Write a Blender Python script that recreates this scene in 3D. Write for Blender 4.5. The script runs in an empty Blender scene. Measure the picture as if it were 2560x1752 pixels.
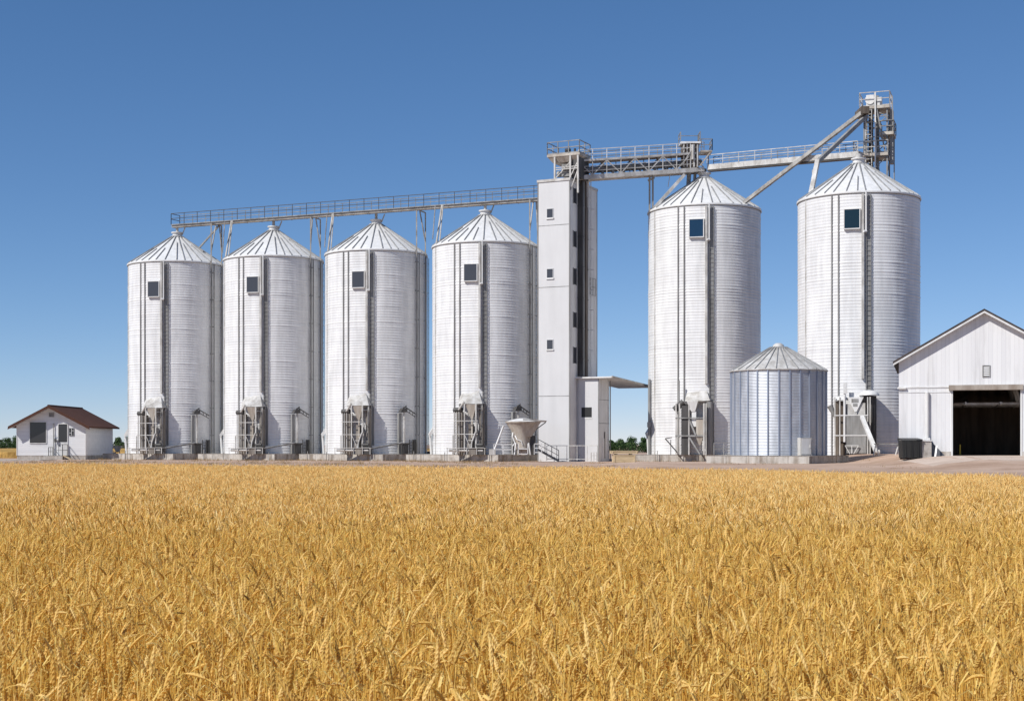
import bpy, math, random
from mathutils import Vector, Matrix
R = math.radians
sin, cos, pi = math.sin, math.cos, math.pi
sc = bpy.context.scene
COL = sc.collection
rng = random.Random(7)

# ------------------------------------------------------------------ camera figures (photo pixels -> metres)
F, CX, HY, EYE = 3637.0, 1280.0, 1111.0, 1.65
def P(x, y, D):
    return Vector(((x - CX) / F * D, D, EYE - (y - HY) / F * D))
def PX(x, D): return (x - CX) / F * D
def PZ(y, D): return EYE - (y - HY) / F * D

SUN_AZ, SUN_EL = 54.0, 43.0      # degrees left of the direction behind the camera, above the horizon
S = Vector((-sin(R(SUN_AZ)) * cos(R(SUN_EL)), -cos(R(SUN_AZ)) * cos(R(SUN_EL)), sin(R(SUN_EL))))

# ------------------------------------------------------------------ materials
def mat(name, col, rough=0.6, metal=0.0, spec=0.5, build=None):
    m = bpy.data.materials.new(name); m.use_nodes = True
    b = m.node_tree.nodes['Principled BSDF']
    b.inputs['Base Color'].default_value = (*col, 1)
    b.inputs['Roughness'].default_value = rough
    b.inputs['Metallic'].default_value = metal
    b.inputs['Specular IOR Level'].default_value = spec
    if build: build(m.node_tree, b)
    return m
def N(nt, kind, **kw):
    n = nt.nodes.new(kind)
    for k, v in kw.items():
        if k in n.inputs: n.inputs[k].default_value = v
        else: setattr(n, k, v)
    return n
def coords(nt, scale, out='Object'):
    tc = N(nt, 'ShaderNodeTexCoord'); mp = N(nt, 'ShaderNodeMapping')
    mp.inputs['Scale'].default_value = scale
    if out == 'Object':      # every object gets its own stretch of the pattern
        oi = N(nt, 'ShaderNodeObjectInfo'); vm = N(nt, 'ShaderNodeVectorMath', operation='MULTIPLY_ADD'); vm.inputs[1].default_value = (31, 17, 23)
        nt.links.new(oi.outputs['Random'], vm.inputs[0]); nt.links.new(tc.outputs[out], vm.inputs[2]); nt.links.new(vm.outputs[0], mp.inputs['Vector'])
    else: nt.links.new(tc.outputs[out], mp.inputs['Vector'])
    return mp.outputs['Vector']
def ramp(nt, fac, stops):
    r = N(nt, 'ShaderNodeValToRGB'); e = r.color_ramp.elements
    while len(e) < len(stops): e.new(0.5)
    for i, (p, c) in enumerate(stops):
        e[i].position = p; e[i].color = (*c, 1)
    nt.links.new(fac, r.inputs['Fac']); return r.outputs['Color']
def mul(nt, a, b, f=1.0):
    m = N(nt, 'ShaderNodeMix', data_type='RGBA', blend_type='MULTIPLY')
    m.inputs[0].default_value = f
    nt.links.new(a, m.inputs[6]); nt.links.new(b, m.inputs[7]); return m.outputs[2]
def noise(nt, vec, scale, detail=4, rough=0.55):
    n = N(nt, 'ShaderNodeTexNoise'); n.inputs['Scale'].default_value = scale
    n.inputs['Detail'].default_value = detail; n.inputs['Roughness'].default_value = rough
    nt.links.new(vec, n.inputs['Vector']); return n.outputs['Fac']
def bump(nt, b, h, strength, dist=0.05):
    n = N(nt, 'ShaderNodeBump'); n.inputs['Strength'].default_value = strength; n.inputs['Distance'].default_value = dist
    nt.links.new(h, n.inputs['Height']); nt.links.new(n.outputs['Normal'], b.inputs['Normal'])
def weathered(base, dark, sv=(1, 1, 0.12), sc1=1.6, lo=0.38, hi=0.62, blotch=0.12, rough=0.5, metal=0.0, name='painted', spec=0.5, rings=False):
    """paint or metal with vertical run marks and blotches"""
    def bld(nt, b):
        v = coords(nt, sv); f = noise(nt, v, sc1, 6, 0.65)
        c = ramp(nt, f, [(lo, dark), (hi, base)])
        f2 = noise(nt, coords(nt, (1, 1, 1)), 0.45, 5)
        c2 = ramp(nt, f2, [(0.3, (1 - blotch,) * 3), (0.7, (1, 1, 1))])
        c = mul(nt, c, c2)
        if rings:
            f3 = noise(nt, coords(nt, (0.05, 0.05, 3.7)), 1.0, 3, 0.8)
            c = mul(nt, c, ramp(nt, f3, [(0.30, (0.88, 0.88, 0.89)), (0.47, (1, 1, 1))]))
            f4 = noise(nt, coords(nt, (0.35, 0.35, 3.7)), 1.3, 5, 0.7)
            c = mul(nt, c, ramp(nt, f4, [(0.32, (0.93, 0.93, 0.935)), (0.46, (1, 1, 1))]))
        nt.links.new(c, b.inputs['Base Color'])
        rr = N(nt, 'ShaderNodeMapRange'); rr.inputs[3].default_value = rough + 0.12; rr.inputs[4].default_value = rough - 0.08
        nt.links.new(f2, rr.inputs[0]); nt.links.new(rr.outputs[0], b.inputs['Roughness'])
    return mat(name, base, rough, metal, spec, bld)

M = {}
M['silo'] = weathered((0.765, 0.765, 0.765), (0.64, 0.64, 0.64), name='white silo paint', rough=0.42, blotch=0.10, rings=True)
M['roof'] = weathered((0.77, 0.77, 0.77), (0.66, 0.66, 0.65), name='white silo roof', sv=(1, 1, 1), sc1=2.0, rough=0.45)
M['seam'] = weathered((0.34, 0.34, 0.34), (0.22, 0.22, 0.22), name='grey roof seam', rough=0.5)
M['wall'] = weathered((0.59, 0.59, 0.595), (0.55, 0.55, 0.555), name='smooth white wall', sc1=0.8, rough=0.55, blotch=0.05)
M['wallside'] = weathered((0.78, 0.77, 0.75), (0.58, 0.56, 0.53), name='stained shade-lightened white wall', sv=(1, 1, 0.08), sc1=1.1, lo=0.28, hi=0.48, rough=0.6, blotch=0.15)  # stains, plus a base colour lightened to lift the shaded side faces
M['grey'] = weathered((0.31, 0.31, 0.305), (0.18, 0.175, 0.165), name='weathered grey steel', rough=0.5)
M['chan'] = weathered((0.27, 0.265, 0.26), (0.15, 0.145, 0.14), name='dark grey channel', rough=0.55)
M['pale'] = weathered((0.60, 0.59, 0.57), (0.38, 0.36, 0.33), name='pale weathered steel', rough=0.5, sv=(1, 1, 0.5))
M['trough'] = weathered((0.42, 0.405, 0.38), (0.20, 0.185, 0.165), name='dirty grey trough', sv=(1, 1, 1), sc1=1.2, lo=0.35, hi=0.62, rough=0.55)
M['beige'] = weathered((0.52, 0.48, 0.42), (0.34, 0.29, 0.24), name='beige hopper steel', rough=0.55)
M['dark'] = weathered((0.075, 0.072, 0.07), (0.04, 0.037, 0.034), name='dark steel', rough=0.55)
M['casing'] = weathered((0.26, 0.235, 0.205), (0.12, 0.10, 0.085), name='stained grey brown casing', rough=0.65)
M['brown'] = weathered((0.17, 0.14, 0.11), (0.08, 0.06, 0.045), name='rusty brown steel', rough=0.7)
M['white'] = weathered((0.74, 0.74, 0.735), (0.60, 0.59, 0.57), name='white painted steel', rough=0.45)
M['black'] = mat('black opening', (0.012, 0.012, 0.013), 0.6)
M['pane'] = mat('dark grey pane', (0.055, 0.057, 0.066), 0.18)
M['blue'] = mat('painted sky reflection pane', (0.010, 0.035, 0.075), 0.12)  # blue of the reflected sky put into the base colour
M['teal'] = mat('teal tinted pane', (0.008, 0.022, 0.032), 0.12)
def glass_mix(nt, b):
    f = noise(nt, coords(nt, (0.6, 1, 2.2)), 1.2, 3)
    nt.links.new(ramp(nt, f, [(0.42, (0.03, 0.031, 0.034)), (0.55, (0.075, 0.08, 0.09))]), b.inputs['Base Color'])
M['hglass'] = mat('house window glass', (0.035, 0.034, 0.036), 0.08)
def galv(nt, b):
    f = noise(nt, coords(nt, (1, 1, 0.3)), 2.5, 5)
    c = ramp(nt, f, [(0.3, (0.36, 0.385, 0.425)), (0.7, (0.52, 0.545, 0.59))])
    nt.links.new(c, b.inputs['Base Color'])
    r = N(nt, 'ShaderNodeMapRange'); r.inputs[3].default_value = 0.50; r.inputs[4].default_value = 0.62
    nt.links.new(f, r.inputs[0]); nt.links.new(r.outputs[0], b.inputs['Roughness'])
M['galv'] = mat('galvanised corrugated steel', (0.5, 0.54, 0.6), 0.5, 0.55, build=galv)
M['galvrib'] = mat('galvanised stiffener', (0.34, 0.38, 0.46), 0.45, 0.6)
def conc(nt, b):
    f = noise(nt, coords(nt, (1, 1, 1)), 1.3, 7, 0.65)
    c = ramp(nt, f, [(0.30, (0.27, 0.24, 0.21)), (0.52, (0.44, 0.41, 0.37)), (0.72, (0.52, 0.49, 0.45))])
    f2 = noise(nt, coords(nt, (1.2, 1.2, 0.1)), 2.0, 5)
    c = mul(nt, c, ramp(nt, f2, [(0.34, (0.62, 0.57, 0.52)), (0.52, (1, 1, 1))]))
    nt.links.new(c, b.inputs['Base Color']); bump(nt, b, f, 0.3, 0.03)
M['conc'] = mat('weathered concrete', (0.42, 0.4, 0.37), 0.85, build=conc)
def dirt(nt, b):
    v = coords(nt, (1, 1, 1)); f = noise(nt, v, 0.22, 9, 0.68)
    c = ramp(nt, f, [(0.3, (0.33, 0.225, 0.165)), (0.5, (0.46, 0.335, 0.26)), (0.7, (0.54, 0.42, 0.34))])
    f2 = noise(nt, coords(nt, (0.04, 0.6, 1)), 1.0, 5)
    c = mul(nt, c, ramp(nt, f2, [(0.36, (0.78, 0.75, 0.72)), (0.60, (1, 1, 1))]))
    nt.links.new(c, b.inputs['Base Color'])
    bump(nt, b, noise(nt, v, 3.0, 8, 0.7), 0.35, 0.05)
M['dirt'] = mat('dry pinkish dirt', (0.3, 0.22, 0.17), 0.95, spec=0.1, build=dirt)
def apron(nt, b):
    f = noise(nt, coords(nt, (0.3, 1, 1)), 0.8, 8, 0.65)
    nt.links.new(ramp(nt, f, [(0.3, (0.42, 0.33, 0.27)), (0.7, (0.58, 0.48, 0.405))]), b.inputs['Base Color'])
    bump(nt, b, f, 0.4, 0.05)
M['apron'] = mat('pale gravel', (0.4, 0.34, 0.29), 0.95, spec=0.1, build=apron)
def shingle(nt, b):
    f = noise(nt, coords(nt, (1.2, 1.2, 9)), 2.0, 6, 0.7)
    nt.links.new(ramp(nt, f, [(0.3, (0.070, 0.032, 0.022)), (0.7, (0.115, 0.058, 0.042))]), b.inputs['Base Color'])
    bump(nt, b, f, 0.5, 0.04)
M['shingle'] = mat('brown roof shingles', (0.1, 0.05, 0.035), 0.9, spec=0.15, build=shingle)
M['darkroof'] = weathered((0.07, 0.055, 0.05), (0.035, 0.028, 0.025), name='dark barn roofing', rough=0.8)
def boards(axis, pitch):
    def bld(nt, b):
        s = [0.25] * 3; s[axis] = 0.0
        tc = N(nt, 'ShaderNodeTexCoord'); sp = N(nt, 'ShaderNodeSeparateXYZ')
        nt.links.new(tc.outputs['Object'], sp.inputs[0])
        d = N(nt, 'ShaderNodeMath', operation='DIVIDE'); d.inputs[1].default_value = pitch
        nt.links.new(sp.outputs[axis], d.inputs[0])
        fr = N(nt, 'ShaderNodeMath', operation='FRACT'); nt.links.new(d.outputs[0], fr.inputs[0])
        fl = N(nt, 'ShaderNodeMath', operation='FLOOR'); nt.links.new(d.outputs[0], fl.inputs[0])
        wn = N(nt, 'ShaderNodeTexWhiteNoise', noise_dimensions='1D'); nt.links.new(fl.outputs[0], wn.inputs['W'])
        gap = ramp(nt, fr.outputs[0], [(0.0, (0.62, 0.62, 0.63)), (0.06, (1, 1, 1))])
        tone = ramp(nt, wn.outputs['Value'], [(0.0, (0.92, 0.92, 0.93)), (1.0, (1, 1, 1))])
        v = [1.5, 1.5, 1.5]; v[2 if axis == 0 else 0] = 0.15
        f = noise(nt, coords(nt, tuple(v)), 1.5, 6, 0.65)
        c = ramp(nt, f, [(0.28, (0.60, 0.595, 0.59)), (0.50, (0.715, 0.715, 0.715))])
        c = mul(nt, mul(nt, c, gap), tone)
        nt.links.new(c, b.inputs['Base Color']); bump(nt, b, gap, 0.5, 0.02)
    return bld
M['barn'] = mat('white vertical boards', (0.75, 0.76, 0.78), 0.6, build=boards(0, 0.29))
M['siding'] = mat('white horizontal siding', (0.78, 0.78, 0.8), 0.55, build=boards(2, 0.21))
def wood(nt, b):
    f = noise(nt, coords(nt, (0.4, 4, 4)), 2.0, 6, 0.6)
    nt.links.new(ramp(nt, f, [(0.3, (0.44, 0.33, 0.19)), (0.7, (0.66, 0.53, 0.34))]), b.inputs['Base Color'])
M['wood'] = mat('sun bleached timber', (0.5, 0.4, 0.26), 0.8, build=wood)
M['inside'] = weathered((0.34, 0.27, 0.21), (0.20, 0.155, 0.12), name='dark timber inside', rough=0.9, spec=0.1)
M['binlid'] = weathered((0.030, 0.030, 0.028), (0.018, 0.018, 0.017), name='black painted bin', rough=0.5)
M['yellow'] = mat('yellow paint', (0.55, 0.38, 0.03), 0.5)
M['tarp'] = mat('dark grey sheet', (0.10, 0.105, 0.115), 0.45)
M['bark'] = mat('grey brown bark', (0.09, 0.065, 0.05), 0.9)
def leaf(nt, b):
    g = N(nt, 'ShaderNodeNewGeometry')
    c = ramp(nt, g.outputs['Random Per Island'], [(0.0, (0.018, 0.040, 0.014)), (0.55, (0.040, 0.078, 0.024)), (1.0, (0.075, 0.115, 0.035))])
    nt.links.new(c, b.inputs['Base Color'])
M['leaf'] = mat('tree leaves', (0.04, 0.08, 0.03), 0.7, spec=0.2, build=leaf)
def straw(lo, mid, hi):
    def bld(nt, b):
        oi = N(nt, 'ShaderNodeObjectInfo'); g = N(nt, 'ShaderNodeNewGeometry')
        a = N(nt, 'ShaderNodeMath', operation='MULTIPLY_ADD'); a.inputs[1].default_value = 0.55
        m2 = N(nt, 'ShaderNodeMath', operation='MULTIPLY'); m2.inputs[1].default_value = 0.45
        nt.links.new(oi.outputs['Random'], m2.inputs[0]); nt.links.new(g.outputs['Random Per Island'], a.inputs[0]); nt.links.new(m2.outputs[0], a.inputs[2])
        c = ramp(nt, a.outputs[0], [(0.08, lo), (0.5, mid), (0.92, hi)])
        nt.links.new(c, b.inputs['Base Color'])
        tr = N(nt, 'ShaderNodeBsdfTranslucent'); nt.links.new(c, tr.inputs['Color'])
        mx = N(nt, 'ShaderNodeMixShader'); mx.inputs[0].default_value = 0.44
        nt.links.new(b.outputs[0], mx.inputs[1]); nt.links.new(tr.outputs[0], mx.inputs[2])
        nt.links.new(mx.outputs[0], nt.nodes['Material Output'].inputs['Surface'])
    return bld
M['ear'] = mat('ripe wheat ear', (0.6, 0.4, 0.14), 0.6, spec=0.3, build=straw((0.38, 0.225, 0.055), (0.88, 0.61, 0.175), (0.96, 0.78, 0.37)))
M['straw'] = mat('ripe wheat straw', (0.6, 0.4, 0.14), 0.5, spec=0.35, build=straw((0.56, 0.345, 0.07), (0.88, 0.61, 0.148), (0.96, 0.77, 0.29)))
M['ear_farlit'] = mat('far brightened wheat ear', (0.8, 0.6, 0.3), 0.6, spec=0.3, build=straw((0.66, 0.44, 0.16), (0.95, 0.70, 0.28), (0.97, 0.83, 0.46)))  # brightness of the sunlit far field put into the ear colour
M['straw_farlit'] = mat('far brightened wheat straw', (0.8, 0.6, 0.3), 0.5, spec=0.35, build=straw((0.70, 0.47, 0.15), (0.95, 0.715, 0.275), (0.97, 0.83, 0.42)))  # far straw lightened the same way, light put into its colour
def field(nt, b):
    f = noise(nt, coords(nt, (1, 1, 0.4)), 3.0, 8, 0.75)
    nt.links.new(ramp(nt, f, [(0.3, (0.30, 0.17, 0.05)), (0.7, (0.62, 0.40, 0.13))]), b.inputs['Base Color'])
    bump(nt, b, f, 1.0, 0.2)
M['field'] = mat('distant ripe crop', (0.55, 0.36, 0.12), 0.9, spec=0.1, build=field)

# ------------------------------------------------------------------ mesh builder
class MB:
    def __init__(s): s.v = []; s.f = []; s.m = []; s.mi = 0
    def add(s, vs, fs):
        o = len(s.v); s.v += [tuple(v) for v in vs]
        for f in fs: s.f.append([i + o for i in f]); s.m.append(s.mi)
        return s
    def hexa(s, p):   # 4 bottom (ccw), 4 top
        return s.add(p, [(3, 2, 1, 0), (4, 5, 6, 7), (0, 1, 5, 4), (1, 2, 6, 5), (2, 3, 7, 6), (3, 0, 4, 7)])
    def box(s, x0, x1, y0, y1, z0, z1):
        return s.hexa([(x0, y0, z0), (x1, y0, z0), (x1, y1, z0), (x0, y1, z0), (x0, y0, z1), (x1, y0, z1), (x1, y1, z1), (x0, y1, z1)])
    def beam(s, p, q, w, h=None):
        p, q = Vector(p), Vector(q); h = h or w; d = (q - p).normalized()
        a = d.cross(Vector((0, 0, 1)))
        a = a.normalized() if a.length > 1e-3 else Vector((1, 0, 0))
        b = a.cross(d).normalized(); a = a * w / 2; b = b * h / 2
        return s.hexa([p - a - b, p + a - b, q + a - b, q - a - b, p - a + b, p + a + b, q + a + b, q - a + b])
    def tube(s, p, q, r, n=8, r2=None):
        p, q = Vector(p), Vector(q); r2 = r if r2 is None else r2; d = (q - p).normalized()
        a = d.cross(Vector((0, 0, 1)))
        a = a.normalized() if a.length > 1e-3 else Vector((1, 0, 0))
        b = a.cross(d)
        vs = [p + (a * cos(2 * pi * i / n) + b * sin(2 * pi * i / n)) * r for i in range(n)] + [q + (a * cos(2 * pi * i / n) + b * sin(2 * pi * i / n)) * r2 for i in range(n)]
        fs = [(i, (i + 1) % n, n + (i + 1) % n, n + i) for i in range(n)] + [tuple(range(n - 1, -1, -1)), tuple(range(n, 2 * n))]
        return s.add(vs, fs)
    def path(s, pts, r, n=8):
        for a, b in zip(pts, pts[1:]): s.tube(a, b, r, n)
        return s
    def lathe(s, prof, n=48, c=(0, 0, 0), a0=0.0, a1=2 * pi, caps=True):
        full = abs(a1 - a0 - 2 * pi) < 1e-6; k = n if full else n + 1
        vs = [(c[0] + r * sin(a0 + (a1 - a0) * i / n), c[1] - r * cos(a0 + (a1 - a0) * i / n), c[2] + z) for r, z in prof for i in range(k)]
        fs = []
        for j in range(len(prof) - 1):
            for i in range(n):
                i2 = (i + 1) % k
                fs.append((j * k + i, j * k + i2, (j + 1) * k + i2, (j + 1) * k + i))
        if caps and full:
            fs.append(tuple(range(k - 1, -1, -1))); t = (len(prof) - 1) * k; fs.append(tuple(range(t, t + k)))
        return s.add(vs, fs)
    def prism(s, pts, h0, h1, axis=2):   # polygon extruded along axis
        n = len(pts)
        def mk(p, h): return (p[0], p[1], h) if axis == 2 else ((p[0], h, p[1]) if axis == 1 else (h, p[0], p[1]))
        vs = [mk(p, h0) for p in pts] + [mk(p, h1) for p in pts]
        fs = [tuple(range(n - 1, -1, -1)), tuple(range(n, 2 * n))] + [(i, (i + 1) % n, n + (i + 1) % n, n + i) for i in range(n)]
        return s.add(vs, fs)
    def faces(s, vs, fs): return s.add(vs, fs)
    def rail(s, pts, h, step=1.5, r=0.025, levels=(1.0, 0.5), toe=0.0):
        """posts and rails along a polyline"""
        pts = [Vector(p) for p in pts]; up = Vector((0, 0, 1))
        for a, b in zip(pts, pts[1:]):
            n = max(1, round((b - a).length / step))
            for i in range(n + 1):
                p = a.lerp(b, i / n); s.beam(p, p + up * h, 2 * r, 2 * r)
            for l in levels: s.beam(a + up * h * l, b + up * h * l, 2 * r, 2 * r)
            if toe: s.beam(a + up * toe / 2, b + up * toe / 2, 0.02, toe)
        return s
    def ladder(s, base, top, side, w=0.45, step=0.35, r=0.025):
        base, top, side = Vector(base), Vector(top), Vector(side).normalized()
        for k in (-1, 1): s.beam(base + side * k * w / 2, top + side * k * w / 2, 2 * r, 2 * r)
        n = int((top - base).length / step)
        for i in range(1, n):
            p = base.lerp(top, i / n); s.beam(p - side * w / 2, p + side * w / 2, 1.5 * r, 1.5 * r)
        return s
    def build(s, name, ms, parent=None, smooth=None, world=False, loc=None):
        me = bpy.data.meshes.new(name)
        vs = s.v
        if world and parent is not None:
            o = parent.location; vs = [(a - o.x, b - o.y, c - o.z) for a, b, c in vs]
        me.from_pydata(vs, [], s.f)
        ms = ms if isinstance(ms, (list, tuple)) else [ms]
        for m in ms: me.materials.append(m)
        if len(ms) > 1: me.polygons.foreach_set('material_index', s.m)
        if smooth is not None:
            me.polygons.foreach_set('use_smooth', [True] * len(me.polygons)); me.set_sharp_from_angle(angle=R(smooth))
        me.update()
        ob = bpy.data.objects.new(name, me); COL.objects.link(ob)
        if parent is not None: ob.parent = parent
        if loc is not None: ob.location = loc
        return ob
def thing(name, label, cat, loc=(0, 0, 0), rz=0.0, group=None):
    o = bpy.data.objects.new(name, None); COL.objects.link(o)
    o.empty_display_size = 0.2; o.location = loc; o.rotation_euler = (0, 0, rz)
    return tag(o, label, cat, group)
def tag(o, label, cat, group=None):
    o['label'] = label; o['category'] = cat
    if group: o['group'] = group
    return o
def struct(o, label=None, kind='structure'):
    o['kind'] = kind
    if label: o['label'] = label
    return o
def dup(root, loc, rz=None, label=None):
    r = root.copy(); COL.objects.link(r); r.location = loc
    if rz is not None: r.rotation_euler = (0, 0, rz)
    if label: r['label'] = label
    for ch in list(root.children):
        c = ch.copy(); COL.objects.link(c); c.parent = r
        for g in list(ch.children):
            d = g.copy(); COL.objects.link(d); d.parent = c
    return r

# ------------------------------------------------------------------ ground
def sstep(a, b, x):
    t = min(1, max(0, (x - a) / (b - a))); return t * t * (3 - 2 * t)
AP = 0.86
def gz(x, y):
    return max(gz0(x, y), 0.26 * sstep(4, 12, x) * sstep(86, 103, y) * (1 - sstep(118, 128, y)) * (1 - sstep(40, 60, x)))
def gz0(x, y):
    return AP * sstep(22.5, 30.0, x - max(0, (112 - y)) * 0.10) * sstep(84, 101, y) * (1 - sstep(150, 190, y)) * (1 - sstep(75, 110, x))
xs = [-5000, -2500, -1000, -500, -250, -150, -100, -70] + [i for i in range(-60, 1, 6)] + [i * 1.0 for i in range(2, 48)] + [50, 56, 64, 75, 90, 110, 150, 250, 500, 1000, 2500, 5000]
ys = [-300, -100, -20, 0, 20, 40, 60, 72, 80] + [82 + i * 1.5 for i in range(0, 32)] + [135, 145, 155, 165, 175, 190, 220, 300, 500, 1000, 2500, 6000]
g = MB(); W = len(xs)
g.add([(x, y, gz(x, y)) for y in ys for x in xs], [(j * W + i, j * W + i + 1, (j + 1) * W + i + 1, (j + 1) * W + i) for j in range(len(ys) - 1) for i in range(W - 1)])
struct(g.build('ground', M['dirt'], smooth=60), 'bare pinkish dirt yard around the silos and barn')
a = MB(); ax = [27.5 + i for i in range(0, 22)]; ay = [95.5 + i * 1.0 for i in range(0, 9)] + [103.97]
random.seed(3)
jit = {x: random.uniform(-0.8, 0.8) for x in ax}
a.add([(x, y + (jit[x] if k == 0 else 0), gz(x, y + (jit[x] if k == 0 else 0)) + 0.004) for k, y in enumerate(ay) for x in ax],
      [(j * len(ax) + i, j * len(ax) + i + 1, (j + 1) * len(ax) + i + 1, (j + 1) * len(ax) + i) for j in range(len(ay) - 1) for i in range(len(ax) - 1)])
struct(a.build('driveway', M['apron'], smooth=60), 'paler gravel apron in front of the barn door')
p = MB(); p.box(-58, PX(112, 152), 150.5, 156.0, -0.1, 0.06)
struct(p.build('path', M['conc']), 'pale concrete path in front of the little house')
# far crop on the left behind the house
fm = MB()
rf = random.Random(11)
fx = [-160 + i * 2.2 for i in range(0, 68)]; fy = [176, 176.4] + [178 + i * 6 for i in range(0, 30)]
def fz(i, j): return 0.0 if j == 0 else 0.72 + rf.uniform(-0.07, 0.07)
fv = [(x, y + rf.uniform(-0.5, 0.5), fz(i, j)) for j, y in enumerate(fy) for i, x in enumerate(fx)]
fm.add(fv, [(j * len(fx) + i, j * len(fx) + i + 1, (j + 1) * len(fx) + i + 1, (j + 1) * len(fx) + i) for j in range(len(fy) - 1) for i in range(len(fx) - 1)])
struct(fm.build('distant_field', M['field']), 'distant strip of ripe golden crop behind the little house')

# ------------------------------------------------------------------ silos
PADZ = 0.67
def nrm(t): return Vector((sin(R(t)), -cos(R(t)), 0))
def tan_(t): return Vector((cos(R(t)), sin(R(t)), 0))
SR = 5.38
def rad_box(mb, th, t0, t1, r0, r1, z0, z1, rad=SR):
    """box whose faces follow the tangent frame at angle th on the silo wall"""
    n, t = nrm(th), tan_(th); up = Vector((0, 0, 1))
    def q(a, b, z): return n * (rad + b) + t * a + up * z
    mb.hexa([q(t0, r1, z0), q(t1, r1, z0), q(t1, r0, z0), q(t0, r0, z0), q(t0, r1, z1), q(t1, r1, z1), q(t1, r0, z1), q(t0, r0, z1)])
def make_silo(name, label, loc, H, wtop, pane, rz=0.0, chute=True, seed=1, flank=True):
    """local z 0 = top of the concrete pad; H = eave height; wtop = top of the window"""
    t = thing(name, label, 'silo', loc, rz, 'white corrugated grain silos in a row')
    rn = random.Random(seed)
    prof = [(SR, 0)]; z = 0.0; pitch = 0.27
    while z < H - pitch:
        amp = rn.uniform(0.016, 0.026) if rn.random() < 0.8 else rn.uniform(0.032, 0.045)
        prof += [(SR + amp, z + pitch * 0.30), (SR + amp, z + pitch * 0.55), (SR, z + pitch * 0.86)]
        z += pitch
        prof.append((SR, z))
    prof.append((SR, H))
    MB().lathe(prof, 112).build('wall', M['silo'], t, smooth=50)
    # roof: cone with raised seams
    rise, rt = 3.3, 0.55; RE = SR + 0.10
    m = MB(); m.lathe([(RE, H - 0.14), (RE + 0.02, H - 0.10), (RE, H + 0.02), (rt, H + rise)], 96)
    m.mi = 1
    ns = 34
    for i in range(ns):
        th = 360 / ns * i + rn.uniform(-2, 2); n, tt = nrm(th), tan_(th)
        start = 1.0 if i % 2 == 0 else rn.uniform(0.45, 0.85)
        sl = Vector((0, 0, 1)) * rise / (RE - rt)
        def q(r, h, w): return n * r + Vector((0, 0, H + 0.02 + (RE - r) * rise / (RE - rt) + h)) + tt * w
        r1 = rt + (RE - rt) * (1 - start); r0 = RE - 0.03
        w0, h0 = 0.055, 0.11
        m.hexa([q(r0, -0.05, -w0), q(r0, -0.05, w0), q(r1, -0.05, w0), q(r1, -0.05, -w0), q(r0, h0, -w0 * .6), q(r0, h0, w0 * .6), q(r1, h0, w0 * .6), q(r1, h0, -w0 * .6)])
    m.build('roof', [M['roof'], M['seam']], t, smooth=40)
    c = MB(); c.lathe([(0.70, H + rise - 0.06), (0.74, H + rise + 0.04), (0.52, H + rise + 0.10), (0.50, H + rise + 0.36), (0.66, H + rise + 0.40), (0.66, H + rise + 0.50), (0.3, H + rise + 0.56)], 24)
    c.build('roof_cap', M['white'], t, smooth=40)
    m = MB(); m.lathe([(SR + 0.06, H - 0.20), (SR + 0.08, H - 0.15), (SR + 0.06, H - 0.12)], 96, caps=False); m.build('eave_trim', M['grey'], t, smooth=40)
    # window dormer
    th = -14; m = MB()
    rad_box(m, th, -0.71, -0.64, -0.1, 0.24, wtop - 1.70, wtop + 0.07); rad_box(m, th, 0.64, 0.71, -0.1, 0.24, wtop - 1.70, wtop + 0.07)
    rad_box(m, th, -0.64, 0.64, -0.1, 0.24, wtop - 0.0, wtop + 0.07); rad_box(m, th, -0.64, 0.64, -0.1, 0.27, wtop - 1.70, wtop - 1.62)
    w = m.build('window', M['white'], t)
    m = MB(); rad_box(m, th, -0.64, 0.64, 0.12, 0.21, wtop - 1.62, wtop - 0.0); m.build('pane', pane, w)
    # vertical channels
    for th, wd, dp, mm in ((-33, 0.11, 0.11, 'chan'), (-26.5, 0.11, 0.11, 'chan'), (-66, 0.12, 0.07, 'pale')):
        m = MB(); rad_box(m, th, -wd / 2, wd / 2, -0.05, dp, 0.02, H - 0.24); m.build('wall_channel', M[mm], t)
    # pipe casing and ladder on the shaded side of the window
    m = MB(); rad_box(m, -4.6, -0.10, 0.10, -0.05, 0.36, 6.6, H - 0.26); m.build('pipe_casing', M['pale'], t)
    m = MB(); z1 = wtop - 1.9
    m.tube(nrm(-1.8) * (SR + 0.32) + Vector((0, 0, z1)), nrm(-1.8) * (SR + 0.32) + Vector((0, 0, H - 0.1)), 0.07, 8)
    m.tube(nrm(-4) * (SR + 0.45) + Vector((0, 0, z1 - 0.05)), nrm(-1.5) * (SR + 0.32) + Vector((0, 0, z1 - 0.05)), 0.11, 8)
    m.build('riser_pipe', M['white'], t, smooth=40)
    m = MB(); rad_box(m, 0.6, -0.24, 0.24, -0.05, 0.075, 0.9, H - 0.30); m.build('ladder_channel', M['grey'], t)
    m = MB(); b = nrm(0.6) * (SR + 0.16)
    m.ladder(b + Vector((0, 0, 1.0)), b + Vector((0, 0, H - 0.35)), tan_(0.6), 0.40, 0.42, 0.02)
    for k in range(6, int(H) - 1, 2):
        for sgn in (-1, 1):
            q = nrm(0.6) * SR + tan_(0.6) * sgn * 0.22
            m.beam(q + Vector((0, 0, k)), q + nrm(0.6) * 0.16 + Vector((0, 0, k)), 0.04)
    m.build('ladder', M['grey'], t)
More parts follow.
